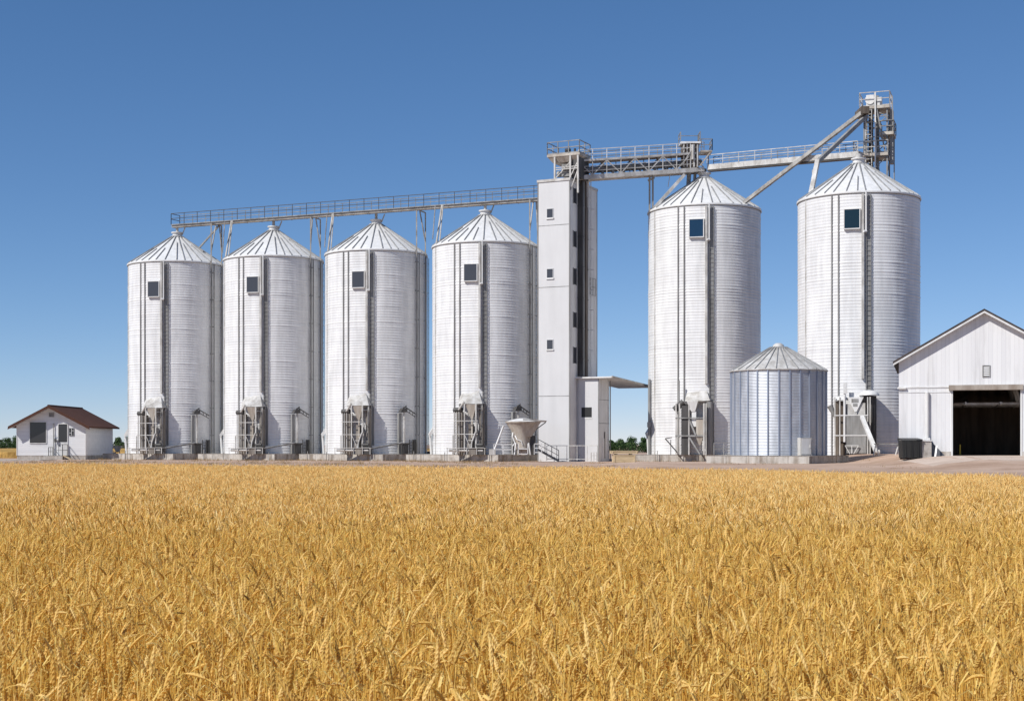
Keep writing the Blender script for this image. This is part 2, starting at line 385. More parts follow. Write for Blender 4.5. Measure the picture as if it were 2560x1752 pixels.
    if chute:
        th = -79; m = MB(); n, tt = nrm(th), tan_(th)
        def q(a, b, z): return n * (SR + b) + tt * a + Vector((0, 0, z))
        m.hexa([q(-.3, .35, 1.75), q(.3, .35, 1.75), q(.3, -.05, 2.2), q(-.3, -.05, 2.2), q(-.3, .45, 2.05), q(.3, .45, 2.05), q(.3, 0, 2.75), q(-.3, 0, 2.75)])
        m.tube(q(0, .28, 1.9), q(0, .16, 0.0), 0.13, 10)
        m.build('side_chute', M['white'], t, smooth=40)
    # tall pipes on the right flank
    for th, r in ((54, 0.08), (58, 0.055), (73, 0.09)) if flank else ():
        m = MB(); b = nrm(th) * (SR + 0.24)
        m.tube(b + Vector((0, 0, 0.05)), b + Vector((0, 0, H - 0.15)), r, 8)
        for k in range(2, int(H), 3):
            m.beam(nrm(th) * SR + Vector((0, 0, k)), b + Vector((0, 0, k)), 0.06)
        m.build('support_pipe', M['chan'], t, smooth=40)
    if not flank: return t
    m = MB(); b = nrm(80) * (SR + 0.3)
    m.ladder(b + Vector((0, 0, 0.4)), b + Vector((0, 0, H - 0.4)), tan_(80), 0.5, 0.6, 0.03)
    m.build('ladder', M['grey'], t)
    return t
ROW = [(443, 164.0), (684, 159.5), (940.5, 154.8), (1213, 148.7)]
SIL = [Vector((PX(x, D), D, PADZ)) for x, D in ROW]
EAVE = 21.74 - PADZ
names14 = ['white corrugated grain silo nearest the brown roofed house, at the far end of the row',
           'white corrugated grain silo second from the brown roofed house in the row',
           'white corrugated grain silo third from the brown roofed house in the row',
           'white corrugated grain silo standing directly beside the square white tower']
silos = []
s1 = make_silo('grain_silo', names14[0], SIL[0], EAVE, 19.4 - PADZ, M['pane'], 0.0, True, 5)
silos.append(s1)
for i in (1, 2, 3): silos.append(dup(s1, SIL[i], None, names14[i]))
D_5 = 146.0; Q5 = D_5 / 140.8
def z5(z): return EYE + (z - EYE) * Q5
S5 = Vector((PX(1760.5, D_5), D_5, PADZ)); S6 = Vector((PX(2146, 129.6), 129.6, PADZ))
silos.append(make_silo('grain_silo', 'tall white grain silo with a blue window, between the canopy and the small galvanised bin', S5, (z5(24.1) - PADZ) / Q5, (z5(22.6) - PADZ) / Q5, M['blue'], R(-1), True, 8, False))
silos[-1].scale = (Q5, Q5, Q5)
m = MB(); b = nrm(-75) * (SR + .22); m.tube(b, b + Vector((0, 0, 7.2)), .13, 10); m.box(b.x - .2, b.x + .2, b.y - .2, b.y + .2, 2.6, 3.1); m.build('support_pipe', M['grey'], silos[-1], smooth=40)
silos.append(make_silo('grain_silo', 'tallest looking white grain silo, half hidden behind the white barn roof', S6, 23.3 - PADZ, 21.75 - PADZ, M['teal'], R(-5), False, 9, False)); silos[-1].scale = (.985, .985, 1)

# concrete pads
def pad(c, al, a, label, joints=True, stakes=0):
    PADZ = c.z
    t = thing('concrete_pad', label, 'concrete base', (c.x, c.y, 0), R(-al), 'concrete pads under the silos')
    m = MB(); k = 5; wd = 2 * a / k
    for i in range(k):
        m.box(-a + i * wd + 0.02, -a + (i + 1) * wd - 0.02, -a, -a + 0.3, -0.2, PADZ - 0.02)
        m.box(a - 0.3, a, -a + 0.3 + i * (2 * a - 0.6) / k + 0.02, -a + 0.3 + (i + 1) * (2 * a - 0.6) / k - 0.02, -0.2, PADZ - 0.02)
    m.box(-a + 0.03, a - 0.03, -a + 0.03, a, -0.2, PADZ - 0.03)
    m.build('block_wall', M['conc'], t)
    m = MB(); m.box(-a - 0.03, a + 0.03, -a - 0.03, a + 0.03, PADZ - 0.018, PADZ); m.build('slab_top', M['conc'], t)
    rn = random.Random(int(c.x * 10) + 99)
    for i in range(stakes):
        x = -a + (i + 0.6 + rn.uniform(-.2, .2)) * 2 * a / stakes; m = MB()
        m.beam((x, -a - 0.25, -0.1), (x, -a - 0.25, rn.uniform(0.75, 1.15)), 0.06); m.build('stake', M['grey'], t)
    return t
pn = ['concrete pad under the silo nearest the brown roofed house', 'concrete pad under the second silo from the brown roofed house', 'concrete pad under the third silo from the brown roofed house', 'concrete pad under the silo beside the square tower']
for i in range(4): pad(SIL[i], 35, 5.75, pn[i], stakes=4)
pad(S5, 20, 5.85, 'concrete pad under the tall silo with the blue window', stakes=3)
BD_ = 111.0
SM = Vector((PX(1946, BD_), BD_, PZ(1138, BD_)))
pad(SM, 33, 4.1, 'concrete pad under the small galvanised bin')
pad(S6, 35, 5.6, 'shaded concrete pad under the silo behind the barn')

# small galvanised bin
t = thing('grain_bin', 'small galvanised corrugated bin with a ribbed conical roof', 'grain bin', SM)
RB, HB = 117 * BD_ / F, PZ(928, BD_) - SM.z
prof = []; z = 0.0
while z < HB - 0.11:
    prof += [(RB, z), (RB + 0.022, z + 0.055)]; z += 0.11
prof.append((RB, HB))
MB().lathe(prof, 96).build('wall', M['galv'], t, smooth=35)
for i in range(28):
    th = i * 360 / 28 + 3
    m = MB(); rad_box(m, th, -0.045, 0.045, -0.02, 0.085, 0.03, HB - 0.03, RB); m.build('stiffener', M['galvrib'], t)
m = MB(); rise = 1.80; RE = RB + 0.12
m.lathe([(RE, HB - 0.06), (RE + 0.02, HB), (0.62, HB + rise)], 72); m.mi = 1
for i in range(28):
    th = i * 360 / 28; n, tt = nrm(th), tan_(th)
    def q(r, h, w): return n * r + Vector((0, 0, HB + (RE - r) * rise / (RE - 0.62) + h)) + tt * w
    m.hexa([q(RE - .02, -.03, -.04), q(RE - .02, -.03, .04), q(.65, -.03, .04), q(.65, -.03, -.04), q(RE - .02, .085, -.025), q(RE - .02, .085, .025), q(.65, .085, .025), q(.65, .085, -.025)])
m.build('roof', [M['pale'], M['seam']], t, smooth=35)
m = MB(); m.lathe([(0.72, HB + rise - 0.1), (0.78, HB + rise), (0.45, HB + rise + 0.06), (0.40, HB + rise + 0.2), (0.2, HB + rise + 0.34)], 24); m.build('roof_cap', M['pale'], t, smooth=40)
m = MB(); th = 20; rad_box(m, th, -0.47, 0.47, -0.1, 0.42, 0.02, 1.33, RB); d = m.build('access_door', M['pale'], t)
m = MB(); rad_box(m, th, -0.38, 0.38, 0.42, 0.445, 0.12, 1.24, RB); rad_box(m, th, 0.28, 0.34, 0.445, 0.50, 0.6, 0.8, RB); m.build('door_panel', M['white'], d)

# ------------------------------------------------------------------ discharge stations at the foot of the silos
def station_geo(t, variant=0):
    """local: x along the wall, y outwards is -y, z 0 = pad top"""
    m = MB()   # hood
    V = [(-0.85, 0.25, 6.15), (0.95, 0.15, 6.25), (-1.10, 0.25, 5.35), (-0.05, -1.40, 4.95), (1.60, -0.75, 4.97), (1.62, 0.3, 5.0), (-1.0, -0.5, 5.0)]
    m.faces(V, [(0, 6, 3, 1), (0, 2, 6), (1, 3, 4), (1, 4, 5), (3, 6, 2, 5, 4), (0, 1, 5, 2)])
    m.build('hood', M['pale'], t)
    m = MB()   # hopper under the hood
    m.hexa([(0.50, -0.95, 3.5), (0.68, -0.95, 3.5), (0.68, -0.75, 3.5), (0.50, -0.75, 3.5), (0.0, -1.30, 4.92), (1.1, -1.15, 4.92), (1.1, -0.1, 4.92), (0.0, -0.1, 4.92)])
    m.box(0.52, 0.66, -0.93, -0.78, 1.6, 3.5)
    m.build('hopper', M['beige'], t)
    for x, y, w in ((-0.05, -1.32, .11), (1.10, -1.22, .13), (-0.05, -0.15, .09), (1.56, -0.65, .07), (1.56, 0.1, .07)):
        m = MB(); m.box(x - w / 2, x + w / 2, y - w / 2, y + w / 2, 0.0, 4.95); m.build('post', M['pale'], t)
    m = MB()
    for z in (2.0, 3.3): m.beam((-1.15, -1.32, z), (1.3, -1.30, z), 0.05, 0.07)
    m.beam((1.1, -1.22, 4.5), (1.56, -0.65, 4.5), 0.06, 0.08)
    m.beam((-0.05, -1.32, 2.0), (0.8, -1.3, 0.1), 0.05); m.path([(1.1, -1.35, 2.2), (0.75, -1.45, 1.2), (0.7, -1.5, .5)], 0.07, 8); m.beam((0.35, -1.3, 1.4), (0.75, -1.3, 1.4), .05)
    m.build('bracing', M['pale'], t)
    m = MB(); m.box(-1.05, -0.42, -0.85, -0.1, 0.0, 4.2); m.build('elevator_casing', M['casing'], t)
    m = MB(); m.tube((-1.35, -0.7, 4.35), (-0.45, -0.8, 4.40), 0.24, 12); m.build('drive_motor', M['dark'], t, smooth=40)
    m = MB(); m.tube((-0.75, -0.95, 4.4), (-0.1, -1.3, 5.15), 0.11, 8)
    for x, w in ((-1.18, .05), (-0.95, .04), (-0.72, .05)): m.tube((x, -0.98, 0.0), (x, -0.98, 4.2), w, 6)
    m.tube((-1.35, -1.0, 0.0), (-1.35, -1.0, 1.9), 0.07, 8)
    m.build('riser_pipe', M['pale'], t, smooth=40)
    m = MB(); m.ladder((1.36, -0.95, 0.3), (1.36, -0.95, 4.85), (1, 0.5, 0), 0.36, 0.36, 0.02); m.build('ladder', M['grey'], t)
    m = MB(); m.box(1.22, 1.62, -0.6, -0.1, 0.0, 4.7); m.build('elevator_casing', M['casing'], t)
    m = MB()
    m.tube((-1.5, -1.75, 0.40), (2.0, -1.75, 0.40), 0.13, 10); m.build('screw_conveyor', M['pale'], t, smooth=40)
    m = MB(); m.box(-1.7, 2.3, -2.0, -1.5, 0.62, 0.67)
    for x in (-1.62, -0.6, 0.4, 1.4, 2.22): m.box(x - .03, x + .03, -1.98, -1.92, 0, 0.62)
    m.build('platform', M['pale'], t)
    m = MB(); m.box(0.6, 1.3, -1.9, -1.5, 0.0, 0.60); m.box(0.2, 0.7, -1.3, -0.8, 0.7, 1.1); m.build('gearbox', M['casing'], t)
    m = MB(); m.box(1.35, 2.1, -1.85, -1.2, 0.0, 0.8); m.tube((1.2, -1.5, .95), (1.9, -1.5, .95), .15, 10)
    m.build('drive_unit', M['dark'], t)
    m = MB()
    for x in (1.2, 1.45, 1.7): m.tube((x, -1.1, 0.0), (x - .1, -0.75, 2.6 + x * .3), .04, 6)
    m.box(1.0, 1.5, -0.95, -.62, 1.8, 2.2); m.box(0.15, 0.55, -0.6, -0.1, 0.0, 3.0)
    m.build('cable_duct', M['casing'], t)
def station_at(c, th, rzs, label):
    th2 = th + math.degrees(rzs)
    loc = Vector((c.x, c.y, PADZ)) + nrm(th2) * (SR * (Q5 if c is S5 else 1) + 0.05)
    return loc, R(th2), label
sn = ['discharge station with a peaked white hood on the silo nearest the house', 'discharge station with a peaked white hood on the second silo from the house', 'discharge station with a peaked white hood on the third silo from the house', 'discharge station with a peaked white hood on the silo beside the tower', 'discharge station with a tall dark casing on the silo with the blue window']
loc, rz, lb = station_at(SIL[0], -16, 0, sn[0])
st = thing('discharge_station', lb, 'loading station', loc, rz, 'discharge stations at the foot of the silos')
station_geo(st)
for i in (1, 2, 3):
    loc, rz, lb = station_at(SIL[i], -16, 0, sn[i]); dup(st, loc, rz, lb)
# silo with the blue window: a variant
loc, rz, lb = station_at(S5, -14, R(-1), sn[4])
t = thing('discharge_station', lb, 'loading station', loc, rz, 'discharge stations at the foot of the silos'); t.scale = (Q5, Q5, Q5)
m = MB(); V = [(-0.9, 0.3, 6.0), (0.85, 0.3, 6.15), (-1.1, 0.3, 5.1), (-0.3, -1.1, 4.95), (1.35, -0.9, 5.0), (1.4, 0.3, 5.1), (-1.0, -0.7, 4.97)]
m.faces(V, [(0, 6, 3, 1), (0, 2, 6), (1, 3, 4), (1, 4, 5), (3, 6, 2, 5, 4), (0, 1, 5, 2)]); m.build('hood', M['pale'], t)
m = MB(); m.hexa([(-0.35, -1.1, 4.0), (0.0, -1.1, 4.0), (0.0, -0.7, 4.0), (-0.35, -0.7, 4.0), (-0.75, -1.25, 4.95), (0.3, -1.25, 4.95), (0.3, -0.3, 4.95), (-0.75, -0.3, 4.95)]); m.box(-0.30, 0.1, -1.05, -.65, 2.6, 4.0)
m.build('hopper', M['white'], t)
m = MB(); m.box(0.12, 0.75, -1.15, -0.6, 1.6, 3.3); m.hexa([(.35, -1.0, .9), (.5, -1.0, .9), (.5, -.8, .9), (.35, -.8, .9), (.12, -1.15, 1.6), (.75, -1.15, 1.6), (.75, -.6, 1.6), (.12, -.6, 1.6)]); m.build('dust_box', M['beige'], t)
m = MB(); m.box(-1.25, -0.62, -1.1, -0.25, 0.0, 4.55); m.build('elevator_casing', M['dark'], t)
m = MB(); m.tube((1.25, -0.55, 0.0), (1.25, -0.55, 4.9), 0.36, 14); m.build('duct', M['grey'], t, smooth=40)
m = MB(); m.tube((-1.95, -0.8, 4.15), (-1.1, -0.8, 4.9), 0.30, 12); m.tube((-1.2, -0.7, 4.7), (-0.5, -0.7, 4.7), 0.25, 10); m.build('drive_motor', M['dark'], t, smooth=40)
for x, y, w in ((-1.75, -1.15, .12), (-1.42, -1.15, .12), (-0.55, -1.15, .10), (0.85, -1.25, .14), (1.05, -1.25, .09), (-1.75, -0.2, .1)):
    m = MB(); m.box(x - w / 2, x + w / 2, y - w / 2, y + w / 2, 0, 4.75); m.build('post', M['pale'], t)
m = MB(); m.beam((-1.8, -1.2, 1.75), (1.1, -1.2, 1.75), .1, .14); m.beam((-1.8, -1.2, 3.4), (1.1, -1.2, 3.4), .09, .1)
m.beam((-0.55, -1.2, 3.3), (0.1, -1.2, 1.8), .18, .14); m.beam((-0.5, -1.2, 1.6), (0.45, -1.2, 0.1), .2, .14)
m.build('bracing', M['grey'], t)
m = MB(); m.beam((-2.7, -1.5, 1.5), (-1.6, -1.3, 0.2), .3, .1); m.beam((-2.7, -1.5, 1.5), (-2.1, -1.4, 1.6), .1, .08); m.beam((-2.2, -1.4, 0), (-2.2, -1.4, 1.4), .06); m.build('chute', M['dark'], t)
m = MB(); m.tube((-1.55, -0.6, 4.7), (-1.55, -0.6, 6.9), .07, 8); m.build('riser_pipe', M['grey'], t, smooth=40)
m = MB(); m.rail([(1.7, -0.7, 0), (3.4, 0.1, 0)], 1.1, 1.0, .03); m.build('railing', M['grey'], t)
# silo behind the barn: rounded domes, V hopper and a tank
loc, rz, lb = station_at(S6, -15, 0, 'discharge station with rounded domes and a square tank, right of the galvanised bin')
t = thing('discharge_station', lb, 'loading station', loc, rz, 'discharge stations at the foot of the silos')
m = MB()
for k in range(1):
    m.lathe([(0.86, 0), (0.84, 0.1), (0.70, 0.26), (0.42, 0.40), (0.05, 0.46)], 20, (1.05, -0.65, 5.15))
m.build('dome', M['white'], t, smooth=50)
m = MB(); m.lathe([(0.62, 0), (0.60, 0.12), (0.46, 0.28), (0.05, 0.38)], 18, (-1.25, -0.75, 4.75)); m.build('dome', M['white'], t, smooth=50)
m = MB(); m.box(-0.6, 0.6, -0.8, 0.2, 4.8, 5.4); m.build('hood', M['white'], t)
m = MB(); m.prism([(-0.75, 5.0), (0.62, 5.0), (0.03, 3.75), (-0.12, 3.75)], -1.25, -0.3, axis=1); m.build('hopper', M['white'], t)
m = MB(); m.box(-0.38, 0.18, -1.28, -1.25, 4.55, 4.85); m.box(-0.26, 0.10, -1.28, -1.25, 4.22, 4.45); m.build('inspection_opening', M['grey'], t)
m = MB(); m.box(-0.75, 0.05, -1.2, -0.4, 3.45, 4.4); m.box(0.05, 0.75, -1.1, -0.4, 3.4, 4.5); m.build('feed_box', M['pale'], t)
m = MB(); m.box(-0.8, 0.85, -1.4, -0.1, 0.25, 3.4); m.box(-0.84, 0.89, -1.44, -0.06, 1.80, 1.86); m.build('tank', M['grey'], t)
m = MB(); m.box(-1.75, -0.95, -0.9, -0.1, 0, 4.7); m.build('elevator_casing', M['brown'], t)
m = MB(); m.box(1.0, 1.65, -0.8, -0.05, 0, 5.1); m.build('elevator_casing', M['dark'], t)
m = MB(); m.tube((-0.95, -1.35, 1.2), (-0.95, -1.35, 6.2), .10, 10); m.box(-1.05, -0.75, -1.5, -1.2, 5.3, 6.2); m.build('riser_pipe', M['white'], t, smooth=40)
for x in (-1.75, -1.35, 0.95, 1.15):
    m = MB(); m.box(x - .05, x + .05, -1.4, -1.3, 0, 5.0); m.build('post', M['pale'], t)
m = MB(); m.beam((-1.8, -1.4, 1.75), (1.2, -1.4, 1.75), .08, .09); m.beam((-1.8, -1.4, 3.45), (1.0, -1.4, 3.45), .07, .08)
m.beam((-0.9, -1.6, 0.9), (0.2, -1.6, 0.9), .05); m.beam((-0.9, -1.6, 0.9), (-0.5, -1.6, 0.2), .05); m.beam((0.2, -1.6, 0.9), (-0.2, -1.6, 0.2), .05); m.beam((-0.35, -1.6, 0.9), (-0.35, -1.6, 0.2), .05)
m.build('railing', M['white'], t)
m = MB(); m.tube((-2.2, -0.7, 4.3), (-1.7, -0.7, 3.2), .28, 10, .1); m.build('dust_funnel', M['grey'], t, smooth=40)

# small bucket elevators on the right flank of each row silo
def small_elev(t):
    m = MB(); m.tube((0, -0.75, 1.0), (0, -0.75, 4.35), .09, 10)
    for z in (1.6, 2.6, 3.6): m.tube((0, -.75, z), (0, -.75, z + .06), .12, 10)
    m.build('pipe', M['pale'], t, smooth=40)
    m = MB(); m.box(-0.50, -0.18, -0.5, -0.2, 0, 4.2); m.build('casing', M['grey'], t)
    m = MB(); m.hexa([(-0.5, -0.95, 4.3), (0.25, -0.95, 4.3), (0.25, -0.4, 4.3), (-0.5, -0.4, 4.3), (-0.25, -0.95, 4.72), (0.3, -0.95, 4.72), (0.3, -0.4, 4.72), (-0.25, -0.4, 4.72)])
    m.beam((0.2, -0.6, 4.85), (1.55, -0.35, 4.15), .09, .08); m.beam((0.3, -0.6, 4.45), (1.5, -0.35, 3.85), .06, .06); m.beam((0.8, -0.5, 4.55), (0.8, -0.5, 4.2), .05); m.beam((1.2, -0.4, 4.3), (1.2, -0.4, 4.0), .05); m.tube((-.1, -.7, 4.72), (.3, -.65, 4.95), .08, 8)
    m.build('head', M['dark'], t)
    m = MB(); m.box(-0.25, 0.35, -1.0, -0.4, 0.0, 0.95); m.tube((-0.4, -.9, 1.05), (0.45, -.9, 1.05), .10, 8); m.build('boot', M['dark'], t)
    m = MB(); m.ladder((0.8, -0.8, 0), (0.8, -0.8, 1.5), (1, 0, 0), .4, .3, .03); m.box(1.35, 1.6, -0.4, 0, 0, 1.5); m.build('guard', M['dark'], t)
th = 33
en = ['small dark headed elevator pipe on the silo nearest the house', 'small dark headed elevator pipe on the second silo from the house', 'small dark headed elevator pipe on the third silo from the house', 'small elevator head on the silo beside the tower, behind the cone hopper']
e = thing('bucket_elevator', en[0], 'elevator', SIL[0] + nrm(th) * (SR + 0.05), R(th), 'small bucket elevators beside the stations')
small_elev(e)
for i in (1, 2, 3): dup(e, SIL[i] + nrm(th) * (SR + 0.05), R(th), en[i])
# low augers from station to elevator
an = ['low grey auger tube between station and elevator on the first silo by the house', 'low grey auger tube at the second silo from the house', 'low grey auger tube at the third silo from the house']
for i in range(3):
    a0 = SIL[i] + nrm(0) * (SR + 1.75) + Vector((0, 0, 0.55)); a1 = SIL[i] + nrm(30) * (SR + 0.95) + Vector((0, 0, 1.15))
    t = thing('auger_tube', an[i], 'auger', (a0.x, a0.y, PADZ), 0, 'augers between stations and elevators')
    m = MB(); m.tube(a0, a1, 0.09, 10); m.build('tube', M['chan'], t, 40, True)
    for f in (0.1, 0.85):
        q = a0.lerp(a1, f); m = MB(); m.beam((q.x, q.y, PADZ), q, .07); m.build('leg', M['grey'], t, None, True)

# ------------------------------------------------------------------ conveyor gallery above the row
GZ = 26.08
d = (SIL[3] - SIL[0]); d.z = 0; d.normalize(); side = Vector((d.y, -d.x, 0))      # side points to the camera
if side.y > 0: side = -side
up = Vector((0, 0, 1))
g0 = Vector((SIL[0].x, SIL[0].y, GZ)) - d * 0.42
g1 = Vector((SIL[3].x, SIL[3].y, GZ)) + d * 7.4
t = thing('conveyor_gallery', 'long conveyor gallery with a railed walkway above the four row silos', 'conveyor', (g0.x, g0.y, GZ))
def gbox(mb, p, q, s0, s1, z0, z1):
    A = [p + side * s0 + up * z0, q + side * s0 + up * z0, q + side * s1 + up * z0, p + side * s1 + up * z0]
    mb.hexa([v for v in A] + [v + up * (z1 - z0) for v in A])
m = MB(); gbox(m, g0, g1, -0.30, 0.42, 0.0, 0.28)
n = 24
for i in range(n + 1):
    q = g0.lerp(g1, i / n); gbox(m, q, q + d * 0.06, -0.33, 0.45, -0.03, 0.30)
m.build('conveyor_trough', M['trough'], t, None, True)
m = MB(); gbox(m, g0, g1, -1.05, -0.36, 0.22, 0.28); gbox(m, g0, g1, 0.43, 0.56, 0.22, 0.32); m.build('walkway', M['grey'], t, None, True)
for so, mm in ((0.55, 'dark'), (-1.05, 'grey')):
    m = MB(); m.rail([g0 + side * so + up * 0.29, g1 + side * so + up * 0.29], 1.22, 1.75, 0.03, (1.0, 0.55)); m.build('railing', M[mm], t, None, True)
m = MB(); m.rail([g0 + side * 0.55 + up * 0.29, g0 - side * 1.05 + up * 0.29], 1.22, 1.6, 0.03); m.build('railing', M['dark'], t, None, True)
for i in range(4):
    q = SIL[i]; m = MB(); m.tube((q.x, q.y, PADZ + EAVE + 3.7), (q.x, q.y, GZ + 0.1), 0.15, 10); m.tube((q.x + .55, q.y, PADZ + EAVE + 3.5), (q.x + .9, q.y, GZ + .05), .07, 6); m.build('drop_spout', M['pale'], t, 40, True)
for i in range(4):
    c = SIL[i]; ez = PADZ + EAVE
    for th, off in (((54, 0.30), (73, 0.3), (-70, -0.2)) if i else ((54, .30), (73, .3))):
        b = c + nrm(th) * (SR + (0.2 if th > 0 else -0.15)); b.z = ez - (0.3 if th > 0 else -0.15)
        s = (b - g0).dot(d); a = g0 + d * s; m = MB()
        # foot on the eave, head under the trough
        a = a + side * (0.3 if th < 60 else -0.25)
        dx = (b - a); dx.z = 0
        topp = Vector((b.x, b.y, GZ - 0.05)); head = Vector((a.x, a.y, GZ - 0.02))
        if abs(th) != 70:
            m.beam(b, topp, .13, .13); m.beam(topp, head, .11, .11); m.beam(Vector((b.x, b.y, ez + 1.2)), Vector((a.x, a.y, GZ - 0.05)), .10, .10)
        else:
            m.beam(b, Vector((b.x * .6 + a.x * .4, b.y * .6 + a.y * .4, GZ - .05)), .13, .13); m.beam(b + d * .35, Vector((b.x * .6 + a.x * .4, b.y * .6 + a.y * .4, GZ - .05)) + d * .12, .10, .10); m.tube(b + up * .5 - d * .4, Vector((b.x, b.y, GZ - .3)) - d * .1, .05, 6)
        m.build('support_frame', M['trough'], t, None, True)
    if i in (0,):
        m = MB(); q = c + d * 3.0; m.beam(Vector((q.x, q.y, ez + 1.9)), g0 + d * 6.2, .16, .16); m.build('support_frame', M['grey'], t, None, True)

# ------------------------------------------------------------------ square tower with annex
P0 = Vector((PX(1424, 141), 141, 0)); TRZ = R(-25.5)
t = thing('elevator_tower', 'tall square white tower with a column of small windows', 'tower', P0, TRZ)
TH = 27.4; TW = 3.38; TD = 7.0
m = MB(); m.box(-TW, 0, 0, TD, -0.2, TH - 0.15); m.mi = 1
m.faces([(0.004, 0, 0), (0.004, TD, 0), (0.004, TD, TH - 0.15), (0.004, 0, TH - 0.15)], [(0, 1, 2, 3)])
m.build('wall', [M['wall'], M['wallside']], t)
m = MB(); m.box(-TW - .08, .08, -.08, TD + .08, TH - 0.15, TH + 0.10); m.build('roof', M['pale'], t)
m = MB(); m.box(-0.06, 0.03, -0.03, 0.06, 0, TH - 0.15); m.box(-TW - .03, -TW + .06, -.03, .06, 0, TH - .15); m.box(-.06, .04, TD - .06, TD + .03, 0, TH - .15); m.build('corner_trim', M['grey'], t)
m = MB()
for y in (564, 718, 990): z = PZ(y, 142); m.box(-TW + .06, -0.06, -0.012, 0.0, z - .03, z + .03)
m.build('panel_joint', M['grey'], t)
for ya, yb in ((523, 545), (673, 695), (850, 873)):
    z0, z1 = PZ(yb, 142), PZ(ya, 142); xa = -2.38
    m = MB()
    for b in ((xa - .06, xa, z0 - .06, z1 + .06), (xa + .62, xa + .68, z0 - .06, z1 + .06), (xa, xa + .62, z1, z1 + .06)): m.box(b[0], b[1], -.05, .02, b[2], b[3])
    w = m.build('window', M['wall'], t)
    m = MB(); m.box(xa, xa + .62, -.02, .0, z0, z1); m.build('pane', M['pane'], w)
    m = MB(); m.box(xa - .08, xa + .72, -.10, .0, z0 - .14, z0 - .06 + .06); m.build('sill', M['white'], w)
for ya, yb in ((471, 508), (578, 617), (671, 711), (781, 818), (868, 908)):
    z0, z1 = PZ(yb, 142), PZ(ya, 142)
    m = MB(); m.box(0, .05, .78, .86, z0 - .06, z1 + .06); m.box(0, .05, 1.62, 1.70, z0 - .06, z1 + .06); w = m.build('window', M['grey'], t)
    m = MB(); m.box(0.005, .03, .86, 1.62, z0, z1); m.build('pane', M['pane'], w)
for y0, y1, dp, mm, zt in ((1.95, 2.20, .55, 'dark', TH + 1.3), (2.35, 2.95, .35, 'grey', TH + 1.6), (3.05, 3.55, .42, 'brown', TH + 1.2), (3.95, 4.35, .12, 'black', TH - 2.2)):
    m = MB(); m.box(0.01, dp, y0, y1, 8.35, zt)
    for z in range(10, int(zt), 3): m.box(0.0, dp + .03, y0 - .03, y1 + .03, z, z + .08)
    m.build('elevator_casing', M[mm], t)
m = MB(); m.ladder((0.42, 4.15, 8.4), (0.42, 4.15, TH + 0.8), (0, 1, 0), .5, .45, .035)
for z in range(11, 27, 2):
    m.beam((.42, 3.9, z), (.85, 3.9, z), .035); m.beam((.42, 4.4, z), (.85, 4.4, z), .035); m.beam((.85, 3.9, z), (.85, 4.4, z), .035)
m.build('ladder', M['white'], t)
m = MB(); m.tube((0.25, 3.75, 8.4), (0.25, 3.75, TH + .6), .06, 8); m.build('riser_pipe', M['white'], t, smooth=40)
m = MB(); m.rail([(0.12, 4.9, 16.6), (0.12, 6.4, 16.6)], 1.7, .75, .02, (1.0, .5, .02)); m.build('wall_bracket', M['grey'], t)
# rooftop machinery platform
DZ = 29.9
m = MB(); m.box(-2.45, 1.0, 0.1, 2.9, DZ - .22, DZ); m.hexa([(-2.0, .5, DZ - .75), (.4, .5, DZ - .75), (.4, 2.5, DZ - .75), (-2.0, 2.5, DZ - .75), (-2.4, .12, DZ - .22), (.95, .12, DZ - .22), (.95, 2.85, DZ - .22), (-2.4, 2.85, DZ - .22)]); m.build('platform', M['beige'], t)
m = MB(); m.rail([(-2.42, .12, DZ), (.97, .12, DZ), (.97, 2.87, DZ), (-2.42, 2.87, DZ), (-2.42, .12, DZ)], 1.2, 1.15, .035, (1.0, .5), .12); m.build('railing', M['grey'], t)
for x, y in ((-1.65, .2), (0.0, .2), (.8, .2), (-1.65, 2.7), (.8, 2.7)):
    m = MB(); m.box(x - .08, x + .08, y - .08, y + .08, (TH + .1) if x <= 0 else 26.0, DZ - .2); m.build('platform_post', M['pale'], t)
m = MB(); m.box(-1.05, -0.1, .5, 1.6, TH + .35, TH + 1.55); m.box(-1.1, -.05, .45, 1.65, TH + 1.0, TH + 1.08); m.tube((-1.7, 1.0, TH + .7), (-1.05, 1.0, TH + .7), .3, 10); m.build('drive_housing', M['grey'], t)
m = MB(); m.box(0.1, .9, .4, 2.6, TH + .1, TH + 2.1); m.tube((-.7, 1.2, DZ - .1), (-.7, 1.2, DZ + .65), .3, 12); m.tube((-.3, 2.0, DZ), (-.3, 2.0, DZ + .8), .12, 8); m.build('elevator_head', M['dark'], t)
m = MB()
for a_, b_ in (((-1.65, .2, TH + .1), (0, .2, DZ - .8)), ((0, .2, TH + .2), (.8, .2, DZ - .8)), ((-1.65, .2, DZ - 1.3), (.8, .2, DZ - 1.3)), ((-1.65, .2, TH + 1.0), (0.8, .2, TH + 1.0)), ((.8, .2, TH), (.8, 2.7, DZ - .8)), ((0, .2, 26.3), (.8, .2, TH + .9))):
    m.beam(a_, b_, .08)
m.build('bracing', M['pale'], t)

